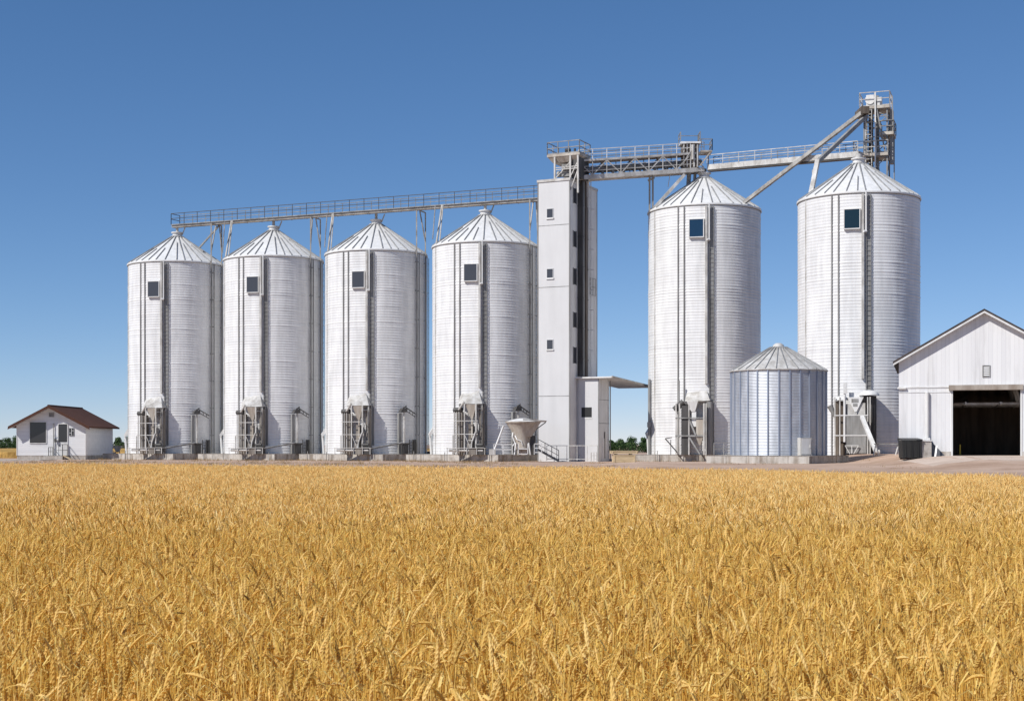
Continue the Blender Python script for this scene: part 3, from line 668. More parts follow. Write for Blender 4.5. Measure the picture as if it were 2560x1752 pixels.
# annex and long canopy (share the tower's heading)
t = thing('annex_building', 'low white annex with a black window and a long flat canopy, against the tower', 'annex', P0, TRZ)
AX, AY0, AY1, AH = 2.36, 1.65, 4.4, 8.22
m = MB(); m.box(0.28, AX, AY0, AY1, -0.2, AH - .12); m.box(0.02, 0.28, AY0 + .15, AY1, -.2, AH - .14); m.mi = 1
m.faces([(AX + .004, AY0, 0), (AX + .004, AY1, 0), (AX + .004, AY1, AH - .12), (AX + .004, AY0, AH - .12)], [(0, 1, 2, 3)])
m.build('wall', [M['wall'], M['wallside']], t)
m = MB(); m.box(AX - .06, AX + .02, AY0 - .02, AY0 + .05, 0, AH - .2); m.box(AX + .006, AX + .014, AY0 + .05, AY1, 3.7, 3.76); m.box(AX + .006, AX + .014, AY0 + .05, AY1, 6.0, 6.05); m.build('corner_trim', M['grey'], t)
z0, z1 = PZ(1042, 140.5), PZ(1017, 140.5)
m = MB(); m.box(.52, 1.68, AY0 - .03, AY0, z0 - .18, z0 - .03); w = m.build('window', M['white'], t)
m = MB(); m.box(.56, 1.64, AY0 - .015, AY0 + .0, z0, z1); m.build('pane', M['black'], w)
m = MB(); m.box(AX + .006, AX + .05, 2.5, 3.3, 0, 2.3); dd = m.build('door', M['wallside'], t)
m = MB(); m.box(AX + .05, AX + .07, 3.05, 3.2, 0.3, 2.9); m.build('frame', M['brown'], dd)
CL = 11.5
m = MB()
A = [(0.02, 1.35, AH - .12), (3.8, 1.35, AH - .12), (4.3, CL, AH - .75), (0.6, CL, AH - .75)]
B = [(0.02, 1.35, AH + .02), (3.85, 1.35, AH + .02), (4.35, CL, AH - .61), (0.6, CL, AH - .61)]
m.hexa(A + B); m.mi = 1
m.beam((3.88, 1.35, AH - .03), (4.38, CL, AH - .66), .08, .20)
m.build('canopy', [M['white'], M['beige']], t)
m = MB(); m.tube((AX + .2, AY1 - .2, AH - .3), (AX + .2, AY1 - .2, 0), .06, 8); m.build('downpipe', M['grey'], t, smooth=40)
m = MB(); m.beam((4.35, 11.2, 0.2), (4.35, 11.2, AH - .8), .12); m.build('canopy_post', M['grey'], t)

# handrail and stairs in front of the tower
t = thing('handrail', 'thin grey pipe handrail along the foot of the tower and annex', 'railing', P0 + Vector((-.8, -1.5, 0)))
m = MB(); a0, a1 = P(1367, 1143, 140), P(1494, 1143, 137.2); a0.z = a1.z = 0.1
m.rail([a0, a1], 1.45, 1.0, .028, (1.0, .12)); m.build('rails', M['pale'], t, None, True)
m = MB(); m.rail([P(1478, 1146, 136.6).xy.to_3d(), P(1492, 1146, 136.3).xy.to_3d()], 0.9, .35, .04, (1.0, .7)); m.build('bollard_guard', M['pale'], t, None, True)
t = thing('metal_stairs', 'small grey metal stairs leading down beside the cone hopper', 'stairs', P(1372, 1145, 139.3).xy.to_3d())
m = MB(); q0, q1 = P(1346, 1128, 139.8), P(1397, 1146, 138.6)
q0.z = 1.15; q1.z = 0.1
for k in range(5):
    q = q0.lerp(q1, (k + .5) / 5); m.box(q.x - .22, q.x + .22, q.y - .1, q.y + .8, q.z, q.z + .05)
m.build('tread', M['pale'], t, None, True)
m = MB(); m.beam(q0, q1, .08, .2); m.beam(q0 + Vector((0, .75, 0)), q1 + Vector((0, .75, 0)), .08, .2); m.build('stringer', M['grey'], t, None, True)
m = MB()
for o in (0, .75):
    oo = Vector((0, o, 0)); m.beam(q0 + oo + up * 1.0, q1 + oo + up * 1.0, .05); m.beam(q0 + oo + up * .5, q1 + oo + up * .5, .04)
    for f in (0, .33, .66, 1): m.beam(q0.lerp(q1, f) + oo, q0.lerp(q1, f) + oo + up, .05)
m.build('railing', M['grey'], t, None, True)

# cone hopper beside the tower
HC = P(1306, 1135, 137.5); HC.z = PADZ
t = thing('receiving_hopper', 'cone shaped steel receiving hopper with a flat side tray, in front of the tower', 'hopper', HC)
kz = 137.5 / F
zr = PZ(1054, 137.5) - PADZ; zb = PZ(1086, 137.5) - PADZ; zc = PZ(1112, 137.5) - PADZ
m = MB(); m.lathe([(0.74, zc), (0.84, zb), (1.55, zr - .12), (1.62, zr - .1), (1.64, zr), (1.56, zr + .02)], 32, caps=False); m.build('cone', M['beige'], t, smooth=35)
m = MB(); m.lathe([(1.56, zr + .02), (0.9, zr + .22), (0.3, zr + .33), (0.0, zr + .34)], 32, caps=False); m.build('lid', M['white'], t, smooth=50)
m = MB()
m.hexa([(0.05, -1.33, zr - .02), (2.25, -.7, zr - .02), (2.25, .6, zr - .02), (0.05, .9, zr - .02), (0.05, -1.35, zr + .26), (2.3, -.75, zr + .10), (2.3, .65, zr + .10), (0.05, .95, zr + .26)]); m.build('tray', M['pale'], t)
m = MB(); m.hexa([(0.3, -.86, zb - .2), (.85, -.6, zb - .2), (.85, .4, zb - .2), (.3, .5, zb - .2), (0.3, -1.28, zr - .03), (1.75, -.72, zr - .03), (1.75, .5, zr - .03), (0.3, .8, zr - .03)]); m.build('side_hopper', M['beige'], t)
m = MB(); m.beam((2.2, -.5, zr - .05), (.75, -.5, zb + .1), .09); m.beam((2.2, .4, zr - .05), (.75, .4, zb + .1), .09); m.beam((1.2, -.5, zr - .1), (1.2, -.5, 0.2), .07); m.build('brace', M['dark'], t)
m = MB(); m.lathe([(.75, 0.55), (.75, zc)], 24); m.box(-.5, .5, -.4, .5, 0, .55); m.build('body', M['beige'], t, smooth=40)
m = MB(); m.path([(-.85, -.3, zb + .3), (-.95, -.5, zb - .2), (-.7, -.6, zc + .2), (-.9, -.6, zc - .1)], .06, 6); m.path([(-.7, -.5, zb - .1), (-.5, -.75, zc + .5), (-.1, -.8, zc + .35), (0, -.8, zc)], .05, 6); m.build('hose', M['white'], t, smooth=40)
m = MB(); m.box(.62, 1.2, -.3, .5, 0, zb - .1); m.build('casing', M['dark'], t)
for x, y in ((-.75, -.8), (.75, -.8), (-.75, .7), (.75, .7)):
    m = MB(); m.beam((x, y, 0), (x * .8, y * .8, zc + .2), .1); m.build('leg', M['white'], t)
m = MB(); m.rail([(-2.7, -1.2, .05), (-.95, -1.2, .05)], 0.95, .85, .035, (1.0, .5)); m.build('railing', M['white'], t); m = MB(); m.rail([(1.1, -1.2, .05), (1.8, -1.2, .05)], 1.0, .7, .035, (1.0, .6, .2)); m.build('railing', M['white'], t); m = MB(); m.rail([(-.4, -1.25, .05), (.5, -1.25, .05)], 1.05, .9, .04, (.5, .05)); m.build('railing', M['white'], t)
t = thing('grain_spout', 'thin white diagonal spout leaning below the cone hopper rim', 'spout', P(1232, 1130, 138).xy.to_3d())
m = MB(); m.tube(P(1259, 1064, 138), Vector((PX(1231, 138), 138, PADZ)), .085, 8); m.build('pipe', M['white'], t, 40, True)
m = MB(); m.box(PX(1223, 138), PX(1239, 138), 137.8, 138.3, PADZ, PADZ + .55); m.build('base_box', M['pale'], t, None, True)

# timber crates between annex and silo
def crate(x0, x1, y0, y1, z0, D, dep, label, lid):
    xa, xb = PX(x0, D), PX(x1, D); h = (y1 - y0) * D / F
    t = thing('timber_crate', label, 'crate', ((xa + xb) / 2, D, z0), 0, 'weathered timber crates between annex and silo')
    w = (xb - xa) / 2; m = MB(); k = max(2, round(h / .16)); bh = h / k
    for i in range(k):
        m.box(-w, w, -.04, 0, i * bh + .008, (i + 1) * bh - .008); m.box(-w, w, dep, dep + .04, i * bh + .008, (i + 1) * bh - .008)
        m.box(-w, -w + .04, .002, dep - .002, i * bh + .008, (i + 1) * bh - .008); m.box(w - .04, w, .002, dep - .002, i * bh + .008, (i + 1) * bh - .008)
    m.build('side_boards', M['wood'], t)
    m = MB(); m.box(-w - .03, w + .03, -.08, dep + .08, h, h + .05); m.build('lid', M['wood'], t)
    for sx in (-1, 1):
        m = MB(); m.box(sx * w * .9 - .06, sx * w * .9 + .06, -.08, -.042, 0, h); m.build('batten', M['wood'], t)
    if not lid:
        for sx in (-.6, .5):
            m = MB(); m.box(sx * w - .1, sx * w + .1, -.03, dep, -.1, 0); m.build('bearer', M['brown'], t)
    return h + .05
h = .1 + crate(1533, 1589, 1135.5, 1153, 0, 135, 1.6, 'lower timber crate on the ground left of the blue windowed silo', True)
crate(1528, 1595, 1125, 1131, h, 135, 1.8, 'flatter timber crate lying on bearers on top of the lower one', False)

# ------------------------------------------------------------------ high truss bridge, head house and right gallery
def frame3(p, q):
    dd = (q - p).normalized(); fl = Vector((dd.x, dd.y, 0)).normalized(); ss = Vector((fl.y, -fl.x, 0))
    return dd, (ss if ss.y < 0 else -ss)
A0 = Vector((PX(1440, 142.6), 142.6, 27.45)); A1 = Vector((S5.x - .3, S5.y, z5(27.95)))
t = thing('truss_bridge', 'steel truss bridge from the tower top to the tall silo beside it', 'bridge', (A0.x, A0.y, A0.z))
dd, ss = frame3(A0, A1); W2 = .75; THt = 1.85
m = MB()
for o in (W2, -W2): m.beam(A0 + ss * o + up * .2, A1 + ss * o + up * .2, .16, .42)
m.beam(A0 + up * .1, A1 + up * .1, 1.5, .06); m.build('bottom_chord', M['pale'], t, None, True)
m = MB()
for o in (W2, -W2): m.beam(A0 + ss * o + up * THt, A1 + ss * o + up * THt, .12, .2)
m.beam(A0 + up * (THt + .02), A1 + up * (THt + .02), 1.38, .06); m.build('deck', M['pale'], t, None, True)
L = (A1 - A0).length; nb = 9
for o in (W2, -W2):
    m = MB()
    for i in range(nb):
        a_, b_ = A0.lerp(A1, i / nb) + ss * o, A0.lerp(A1, (i + 1) / nb) + ss * o
        m.beam(a_ + up * .3, a_ + up * THt, .08)
        if i % 2: m.beam(a_ + up * .35, b_ + up * (THt - .1), .09)
        else: m.beam(a_ + up * (THt - .1), b_ + up * .35, .09)
    for k in (.8, 1.25): m.beam(A0 + ss * o + up * k, A1 + ss * o + up * k, .06)
    m.build('truss_side', M['pale'] if o > 0 else M['grey'], t, None, True)
    m = MB(); m.rail([A0 + ss * o + up * (THt + .1), A1 + ss * o + up * (THt + .1)], .95, 1.5, .035, (1.0, .5)); m.build('railing', M['white'] if o > 0 else M['grey'], t, None, True)
m = MB(); m.tube(A0 + up * 1.0, A1 + up * 1.0, .3, 10)
for i in range(12):
    q = A0.lerp(A1, (i + .5) / 12); m.box(q.x - .12, q.x + .12, q.y - .35, q.y + .35, q.z + .55, q.z + 1.3)
m.build('conveyor', M['grey'], t, 40, True)
def leg_pt(x, y, D): return P(x, y, D)
m = MB(); D5 = 144.8
for x in (1624, 1632): m.beam(P(x, 528, D5), P(x, 440, D5), .17)
m.beam(P(1620, 452, D5), P(1636, 444, D5), .2); m.build('support_leg', M['grey'], t, None, True)
m = MB(); m.beam(P(1635, 521, D5 - .4), P(1711, 437, D5), .34, .30); m.beam(P(1670, 468, D5), P(1676, 430, D5), .06); m.build('brace', M['pale'], t, None, True)

t = thing('head_house', 'boxy conveyor head with a railed platform above the blue windowed silo', 'conveyor head', (S5.x, S5.y, z5(28.0)))
hx, hy = PX(1724, 145.8), 145.8
m = MB(); m.box(hx - .8, hx + .8, hy - .8, hy + .8, z5(28.2), z5(30.55)); m.build('body', M['brown'], t, None, True)
m = MB()
for k in range(5): m.box(hx - .75 + k * .34, hx - .62 + k * .34, hy - .9, hy - .8, z5(28.3), z5(30.5))
m.tube((hx + .2, hy - 1.0, z5(29.0)), (hx + .2, hy - 1.0, z5(30.4)), .14, 8); m.beam((hx - .9, hy - 1, z5(28.4)), (hx + .3, hy - 1, z5(30.3)), .08)
m.build('cladding_rib', M['pale'], t, None, True)
m = MB(); m.box(hx - 1.0, hx + 1.0, hy - 1.0, hy + 1.0, z5(30.56), z5(30.72)); m.build('roof', M['white'], t, None, True)
m = MB(); m.box(hx + 1.0, hx + 2.15, hy - .9, hy + 1.0, z5(29.75), z5(29.9)); m.beam((hx + 2.0, hy - .8, z5(29.75)), (hx + .9, hy - .8, z5(28.4)), .12); m.beam((hx + 2.0, hy + .9, z5(29.75)), (hx + 2.0, hy + .9, z5(28.2)), .1); m.build('side_platform', M['beige'], t, None, True)
m = MB(); m.rail([(hx + 1.05, hy - .9, z5(29.9)), (hx + 2.15, hy - .9, z5(29.9)), (hx + 2.15, hy + 1, z5(29.9))], 1.1, .8, .035); m.rail([(hx - 1, hy + .9, z5(30.72)), (hx + 1, hy + .9, z5(30.72))], .95, 2, .03, (1.0,)); m.rail([(hx - 1.0, hy - .9, z5(30.72)), (hx - 1.0, hy + .9, z5(30.72))], .95, 1.8, .035); m.rail([(hx + .95, hy - .9, z5(30.72)), (hx + .95, hy + .9, z5(30.72))], 1.0, .9, .035); m.build('railing', M['grey'], t, None, True)
m = MB(); m.tube((S5.x, S5.y, z5(24.1) + 3.8), (S5.x, S5.y, z5(28.3)), .25, 10); m.tube((S5.x - 1.6, S5.y, z5(26.6)), (S5.x - 1.5, S5.y, z5(28.1)), .22, 10); m.tube((S5.x - 1.0, S5.y - .2, z5(26.9)), (S5.x - .9, S5.y, z5(28.1)), .16, 10); m.build('drop_spout', M['grey'], t, 40, True)

C0 = Vector((S5.x + .5, S5.y - .3, z5(27.92))); C1 = Vector((PX(2150, 135.4), 135.4, 28.28))
t = thing('conveyor_bridge', 'pale enclosed conveyor bridge between the two tall right hand silos', 'conveyor', C0)
dd, ss = frame3(C0, C1); m = MB()
m.beam(C0 + up * .45, C1 + up * .32, .9, .52)
for i in range(13):
    q = C0.lerp(C1, i / 12) + up * (.45 - .13 * i / 12); m.beam(q, q + dd * .06, .93, .55)
m.build('conveyor_casing', M['pale'], t, None, True)
m = MB(); m.beam(C0 + up * .09 + ss * .1, C1 + up * -.04 + ss * .1, .7, .1); m.build('underside_beam', M['dark'], t, None, True)
for o, mm in ((.5, 'pale'), (-.75, 'grey')):
    m = MB(); m.rail([C0 + ss * o + up * .72, C1 + ss * o + up * .60], .92, 1.9, .032, (1.0, .5)); m.build('railing', M[mm], t, None, True)
m = MB(); m.beam(C0 - ss * .62 + up * .62, C1 - ss * .62 + up * .5, .35, .05); m.build('walkway', M['grey'], t, None, True)
m = MB(); m.tube((S6.x, S6.y, 23.3 + 3.75), (S6.x, S6.y, 27.4), .3, 12); m.tube((S6.x, S6.y, 27.35), C1 + up * .2, .2, 10); m.build('drop_spout', M['pale'], t, 40, True)

# lattice leg tower behind the last silo
LT = Vector((PX(2192, 137.5), 137.5, 0)); LZ = R(-20)
t = thing('leg_tower', 'tall lattice elevator tower rising behind the last silo', 'tower', LT, LZ)
TZ = 33.4
m = MB(); hw = 1.05
for sx in (-1, 1):
    for sy in (-1, 1): m.beam((sx * hw, sy * hw, -.2), (sx * hw, sy * hw, TZ), .13)
z = 2.0; k = 0
while z < TZ - 1:
    for (a_, b_) in (((-hw, -hw), (hw, -hw)), ((hw, -hw), (hw, hw)), ((hw, hw), (-hw, hw)), ((-hw, hw), (-hw, -hw))):
        m.beam((*a_, z), (*b_, z), .08)
        if k % 2: m.beam((*a_, z), (*b_, min(TZ, z + 1.9)), .07)
        else: m.beam((*b_, z), (*a_, min(TZ, z + 1.9)), .07)
    z += 1.9; k += 1
m.build('lattice', M['grey'], t)
for x, mm in ((-.70, 'dark'), (-.15, 'grey')):
    m = MB(); m.box(x, x + .36, -.45, .25, -.1, TZ + 1.1)
    for zz in range(2, 34, 2): m.box(x - .03, x + .39, -.48, .28, zz, zz + .07)
    m.build('elevator_leg', M[mm], t)
m = MB(); m.ladder((-.62, -1.2, 20), (-.62, -1.2, TZ), (1, 0, 0), .55, .38, .04)
for zz in range(21, 33):
    m.beam((-.9, -1.2, zz), (-.85, -1.65, zz), .03); m.beam((-.35, -1.2, zz), (-.4, -1.65, zz), .03); m.beam((-.85, -1.65, zz), (-.4, -1.65, zz), .03)
m.build('ladder', M['pale'], t)
m = MB(); m.beam((.0, -1.35, 20), (.0, -1.35, TZ + 1.2), .12); m.build('post', M['white'], t)
def platf(x0, x1, y0, y1, z, h=1.15, mm='grey'):
    m = MB(); m.box(x0, x1, y0, y1, z - .28, z); m.build('platform', M['beige'], t)
    m = MB(); m.rail([(x0, y0, z), (x1, y0, z), (x1, y1, z), (x0, y1, z), (x0, y0, z)], h, 1.1, .035); m.build('railing', M[mm], t)
platf(-1.45, 1.3, -1.3, 1.4, TZ, 1.25, 'pale')
platf(.35, 1.65, -1.2, 1.2, 30.9, 1.05)
platf(-2.0, 1.15, -1.35, 1.3, 28.95, 1.15, 'pale')
m = MB(); m.box(-.9, -.2, -.7, .5, TZ, TZ + 1.15); m.tube((-.55, -.8, TZ + .7), (-.55, .6, TZ + .7), .45, 14); m.box(.1, .5, -.6, .2, TZ, TZ + .9); m.build('elevator_head', M['white'], t, smooth=40)
m = MB(); m.box(1.25, 1.55, -.6, .1, 28.0, 33.0); m.beam((1.55, -1.1, 31), (1.55, -1.1, TZ + .8), .07); m.beam((1.68, -1.1, 30.6), (1.55, -1.1, TZ + .2), .06); m.beam((1.6, 0, 26), (1.6, 0, 31), .1); m.beam((.1, -1.2, TZ - .3), (.9, -1.1, 28.9), .13); m.beam((.2, -1.2, 28), (1.0, -1.1, 23.5), .13); m.build('bracing', M['grey'], t)

# grain spouts from the leg tower
h1 = P(2158, 280, 134.8)
t = thing('grain_spout', 'long pale square spout sloping from the leg tower down to the blue windowed silo', 'spout', h1)
e1 = P(1860, 507, 142.0); m = MB(); m.beam(h1, e1, .36, .32)
for i in range(1, 9):
    q = h1.lerp(e1, i / 9); m.beam(q, q + (e1 - h1).normalized() * .08, .41, .37)
m.build('chute', M['trough'], t, None, True)
m = MB(); m.box(h1.x - .25, h1.x + .5, h1.y - .3, h1.y + 2.2, h1.z - .2, h1.z + .45); m.build('diverter', M['brown'], t, None, True)
h2 = P(2166, 290, 135.2); b2 = P(2044, 405, 131.5); e2 = P(2027, 487, 129.2)
t = thing('grain_spout', 'shorter grey spout bending down from the leg tower onto the last silo', 'spout', h2)
m = MB(); m.beam(h2, b2, .37, .33); m.build('chute', M['grey'], t, None, True)
m = MB(); m.beam(b2 + up * .1, e2, .38, .36); m.box(b2.x - .45, b2.x - .1, b2.y - .3, b2.y + .3, b2.z - 1.3, b2.z - .7); m.build('elbow', M['pale'], t, None, True)

# ------------------------------------------------------------------ inclined conveyor, bin and clutter near the barn
t = thing('inclined_conveyor', 'white inclined conveyor leaning from the domed station to the ground', 'conveyor', (PX(2190, 118), 118, gz(PX(2190, 118), 118)))
a0 = P(2155, 1042, 122.5); a1 = Vector((PX(2192, 117), 117, gz(PX(2192, 117), 117) + .1))
m = MB(); m.beam(a0, a1, .32, .22); m.build('trough', M['white'], t, None, True)
m = MB(); m.tube(a1 + Vector((-.22, 0, .12)), a1 + Vector((.22, 0, .12)), .17, 12); m.build('roller', M['pale'], t, 40, True)
def on(x, D): return Vector((PX(x, D), D, gz(PX(x, D), D)))
b = on(2275, 102.9)
t = thing('waste_bin', 'black wheeled steel waste bin against the barn wall', 'waste bin', b)
m = MB(); w = .70
m.hexa([(-w + .05, -.5, .12), (w - .05, -.5, .12), (w - .05, .5, .12), (-w + .05, .5, .12), (-w, -.55, 1.35), (w, -.55, 1.35), (w, .55, 1.35), (-w, .55, 1.35)])
for x in (-.45, 0, .45): m.box(x - .03, x + .03, -.575, -.53, .15, 1.25)
m.build('body', M['binlid'], t)
m = MB(); m.hexa([(-w - .04, -.6, 1.36), (w + .04, -.6, 1.36), (w + .04, .6, 1.36), (-w - .04, .6, 1.36), (-w - .02, -.58, 1.42), (w + .02, -.58, 1.42), (w + .02, .58, 1.52), (-w - .02, .58, 1.52)]); m.build('lid', M['binlid'], t)
for sx in (-1, 1):
    for sy in (-1, 1):
        m = MB(); m.tube((sx * .55 - .04, sy * .4, .09), (sx * .55 + .04, sy * .4, .09), .09, 12); m.build('wheel', M['black'], t, smooth=40)
b = on(2312, 102.9)
t = thing('concrete_block', 'grey concrete block at the foot of the barn wall beside the black bin', 'block', b)
m = MB(); m.box(-.32, .36, -.4, .5, -.1, 1.14); m.build('body', M['conc'], t)
m = MB(); m.box(-.42, .42, -.46, .52, 1.14, 1.22); m.build('cap', M['white'], t)
b = on(2340, 102.7)
t = tag(MB().hexa([(-.42, .10, 0), (.66, -.05, 0), (.62, .03, 0), (-.42, .16, 0), (-.42, .25, 1.12), (-.30, .22, 1.10), (-.30, .28, 1.10), (-.42, .31, 1.12)]).build('metal_sheet', M['tarp'], loc=b), 'dark grey triangular sheet leaning against the concrete block', 'metal sheet')
b = on(2341, 102.2)
tag(MB().beam((-.08, 0, 0), (.10, .25, .78), .12, .04).build('plank', M['white'], loc=b), 'short white plank leaning beside the dark sheet', 'plank')
b = on(2241, 106)
t = thing('trestle', 'low pale trestle bench between the last silo and the bin', 'trestle', on(2222, 113))
m = MB(); m.beam((-1.1, 0, .85), (1.0, 0, .85), .3, .08); m.build('top', M['grey'], t)
for x0, x1 in ((-1.0, -1.2), (.75, .95), (.75, .5), (-1.0, -.8)):
    m = MB(); m.beam((x0, 0, .82), (x1, -.1, 0), .07); m.build('leg', M['white'], t)

# ------------------------------------------------------------------ barn
BD = 104.0; BA = R(16.0); hw = 5.80
BC = Vector((PX(2247, BD), BD, AP)) + Vector((cos(BA), -sin(BA), 0)) * hw
def bX(px): r = (px - CX) / F; return (r * BC.y - BC.x) / (cos(BA) + r * sin(BA))
def bZ(py, px=2460): return PZ(py, BC.y - bX(px) * sin(BA)) - AP
t = thing('barn', 'white board barn with a dark open doorway and dark gable roof', 'barn', BC, -BA)
ez = bZ(903, 2247); az = bZ(780); DP = 15.0
dx0, dx1, dzt = bX(2382), bX(2551), bZ(975)
def gable_z(x): return az - (az - ez) * abs(x) / hw
m = MB(); T = .18
def wallpoly(pts): m.prism(pts, 0, T, axis=1)
wallpoly([(-hw, 0), (dx0, 0), (dx0, gable_z(dx0)), (-hw, ez)])
wallpoly([(dx0, dzt), (0, dzt), (0, az), (dx0, gable_z(dx0))])
wallpoly([(0, dzt), (dx1, dzt), (dx1, gable_z(dx1)), (0, az)])
wallpoly([(dx1, 0), (hw, 0), (hw, ez), (dx1, gable_z(dx1))])
m.box(-hw, -hw + T, T, DP, 0, ez); m.box(hw - T, hw, T, DP, 0, ez)
m.prism([(-hw, 0), (hw, 0), (hw, ez), (0, az), (-hw, ez)], DP, DP + T, axis=1)
m.build('wall', M['barn'], t)
# roof
OH = .50; eo = .40; sl = (az - ez) / hw
def roofside(mb, sg, lo, hi, y0, y1, ex=eo):
    pts = [(0, az + lo), (sg * (hw + ex), ez - sl * ex + lo), (sg * (hw + ex), ez - sl * ex + hi), (0, az + hi)]
    mb.prism(pts if sg > 0 else pts[::-1], y0, y1, axis=1)
m = MB(); roofside(m, 1, .06, .20, -OH, DP + OH); roofside(m, -1, .06, .20, -OH, DP + OH); rf_ = m.build('roof', M['darkroof'], t)
m = MB(); roofside(m, 1, -.10, .055, -OH + .02, -OH + .10, eo - .02); roofside(m, -1, -.10, .055, -OH + .02, -OH + .10, eo - .02); m.build('barge_board', M['white'], rf_)
m = MB(); roofside(m, 1, .02, .055, -OH + .11, -.002); roofside(m, -1, .02, .055, -OH + .11, -.002); m.build('soffit', M['wall'], rf_)
m = MB(); xv = bX(2525); zv = gable_z(xv) + .2
m.hexa([(xv - .45, 1, zv - .1), (xv + .45, 1, zv - .75), (xv + .45, 4, zv - .75), (xv - .45, 4, zv - .1), (xv - .45, 1, zv + .28), (xv + .1, 1, zv + .12), (xv + .1, 4, zv + .12), (xv - .45, 4, zv + .28)]); m.build('roof_vent', M['brown'], rf_)
# trims, hood over the door, band, pipe, louvre
m = MB(); m.box(-hw - .04, dx0 - .28, -.05, 0, bZ(968), bZ(964)); m.box(-hw + .02, dx0 - .05, -.03, 0, bZ(980), bZ(978)); m.box(-hw - .1, -hw + .5, -.2, 0, bZ(968) - .06, bZ(966)); m.build('wall_band', M['white'], t)
m = MB(); z0 = dzt; m.prism([(0, z0 + .0), (-.02, z0 + .38), (-.38, z0 + .36), (-.26, z0 + .02)], dx0 - .27, dx1 + .18, axis=0); m.build('door_hood', M['beige'], t)
m = MB(); m.box(dx0 - .12, dx0, -.04, 0, 0, dzt); m.box(dx1, dx1 + .12, -.04, 0, 0, dzt); m.box(dx0 - .12, dx1 + .12, -.045, 0, dzt, dzt + .06); m.build('door_frame', M['white'], t)
m = MB(); px_ = bX(2318); m.tube((px_, -.16, bZ(1094)), (px_, -.16, bZ(979)), .13, 12); m.box(px_ - .2, px_ + .2, -.3, 0, bZ(1096) - .1, bZ(1094)); m.build('wall_pipe', M['white'], t, smooth=40)
lx0, lx1, lz0, lz1 = bX(2456), bX(2476), bZ(943), bZ(913)
m = MB(); m.box(lx0, lx0 + .07, -.05, 0, lz0, lz1); m.box(lx1 - .07, lx1, -.05, 0, lz0, lz1); m.box(lx0 + .07, lx1 - .07, -.05, 0, lz1 - .07, lz1); m.box(lx0 + .07, lx1 - .07, -.05, 0, lz0, lz0 + .07); v_ = m.build('gable_vent', M['grey'], t)
m = MB(); m.box(lx0 + .07, lx1 - .07, -.01, 0, lz0 + .07, lz1 - .07); m.build('opening', M['dark'], v_)
m = MB()
for i in range(5):
    z = lz0 + .11 + i * .135; m.hexa([(lx0 + .07, -.045, z), (lx1 - .07, -.045, z), (lx1 - .07, -.012, z + .06), (lx0 + .07, -.012, z + .06), (lx0 + .07, -.045, z + .02), (lx1 - .07, -.045, z + .02), (lx1 - .07, -.012, z + .08), (lx0 + .07, -.012, z + .08)])
m.build('slat', M['white'], v_)
m = MB(); m.box(-hw - .02, dx0 - .13, -.03, 0, 0, .3); m.build('plinth', M['conc'], t); m = MB(); m.box(dx1 + .13, hw, -.03, 0, 0, .3); m.build('plinth', M['conc'], t)
# inside: dark lining, floor, loft and rafters
m = MB(); m.box(-hw + T + .01, -hw + T + .06, T, DP, 0, ez); m.box(hw - T - .06, hw - T - .01, T, DP, 0, ez); m.box(-hw + T + .06, hw - T - .06, DP - .06, DP - .01, 0, ez + .5); m.build('interior_lining', M['inside'], t); m = MB(); m.box(-hw + T + .06, hw - T - .06, T, DP - .06, -.05, .006); m.build('floor', M['apron'], t)
m = MB()
for y in (2.0, 5.0, 8.0, 11.0):
    m.beam((-hw + .3, y + 1.2, 3.75), (hw - .3, y + 1.2, 3.75), .12, .14)
    for sg in (-1, 1): m.beam((sg * (hw - .3), y, ez - .1), (0, y, az - .15), .14, .22); m.beam((sg * 2.6, y, 3.6), (sg * .9, y, az - 1.0), .12, .16)
for x in (-3.5, -1.2, 1.2, 3.5): m.beam((x, 1.5, 3.75), (x, 13, 3.75), .12, .18)
m.build('rafter', M['pale'], t)
m = MB(); m.box(-hw + .3, hw - .3, 6.5, 12, 3.9, 3.98); m.hexa([(-2.5, 3, 3.72), (-.9, 3.2, 3.72), (-1.1, 6, 4.3), (-2.6, 6, 4.3), (-2.5, 3, 3.8), (-.9, 3.2, 3.8), (-1.1, 6, 4.38), (-2.6, 6, 4.38)]); m.build('loft_floor', M['inside'], t)
tag(MB().lathe([(.06, 0), (.06, .75), (.03, .8)], 10).build('bollard', M['yellow'], loc=(PX(2400, 105), 105, AP)), 'small yellow bollard just inside the dark barn doorway', 'bollard')

# ------------------------------------------------------------------ little house on the left
HD = 160.0; k = HD / F; hx0, hx1 = PX(42, HD), PX(214, HD); hcx = (hx0 + hx1) / 2; hw = (hx1 - hx0) / 2; L = 10.9
t = thing('small_house', 'small white house with a brown shingle roof and a big dark window', 'house', (hcx, HD, 0))
ez = PZ(1063, HD); az = ez + (1063 - 1018) * k; fz_ = PZ(1138, HD)
lx = lambda x: PX(x, HD) - hcx
m = MB(); m.prism([(-hw, fz_), (hw, fz_), (hw, ez), (0, az), (-hw, ez)], 0, L, axis=1); m.build('wall', M['siding'], t)
m = MB(); m.box(-hw + .02, hw - .02, .03, L - .03, -.2, fz_); m.build('foundation', M['conc'], t)
m = MB(); m.box(-hw - .03, -hw + .07, -.03, .07, fz_, ez); m.box(hw - .07, hw + .03, -.03, .07, fz_, ez); m.build('corner_board', M['white'], t)
sl = (az - ez) / hw; OH = .95; eo = .66
def hs(mb, sg, lo, hi, y0, y1, ex=eo):
    pts = [(0, az + lo), (sg * (hw + ex), ez - sl * ex + lo), (sg * (hw + ex), ez - sl * ex + hi), (0, az + hi)]
    mb.prism(pts if sg > 0 else pts[::-1], y0, y1, axis=1)
m = MB(); hs(m, 1, .05, .22, -OH, L + .5); hs(m, -1, .05, .22, -OH, L + .5); m.box(-.12, .12, -OH, L + .5, az + .17, az + .27); rf_ = m.build('roof', M['shingle'], t)
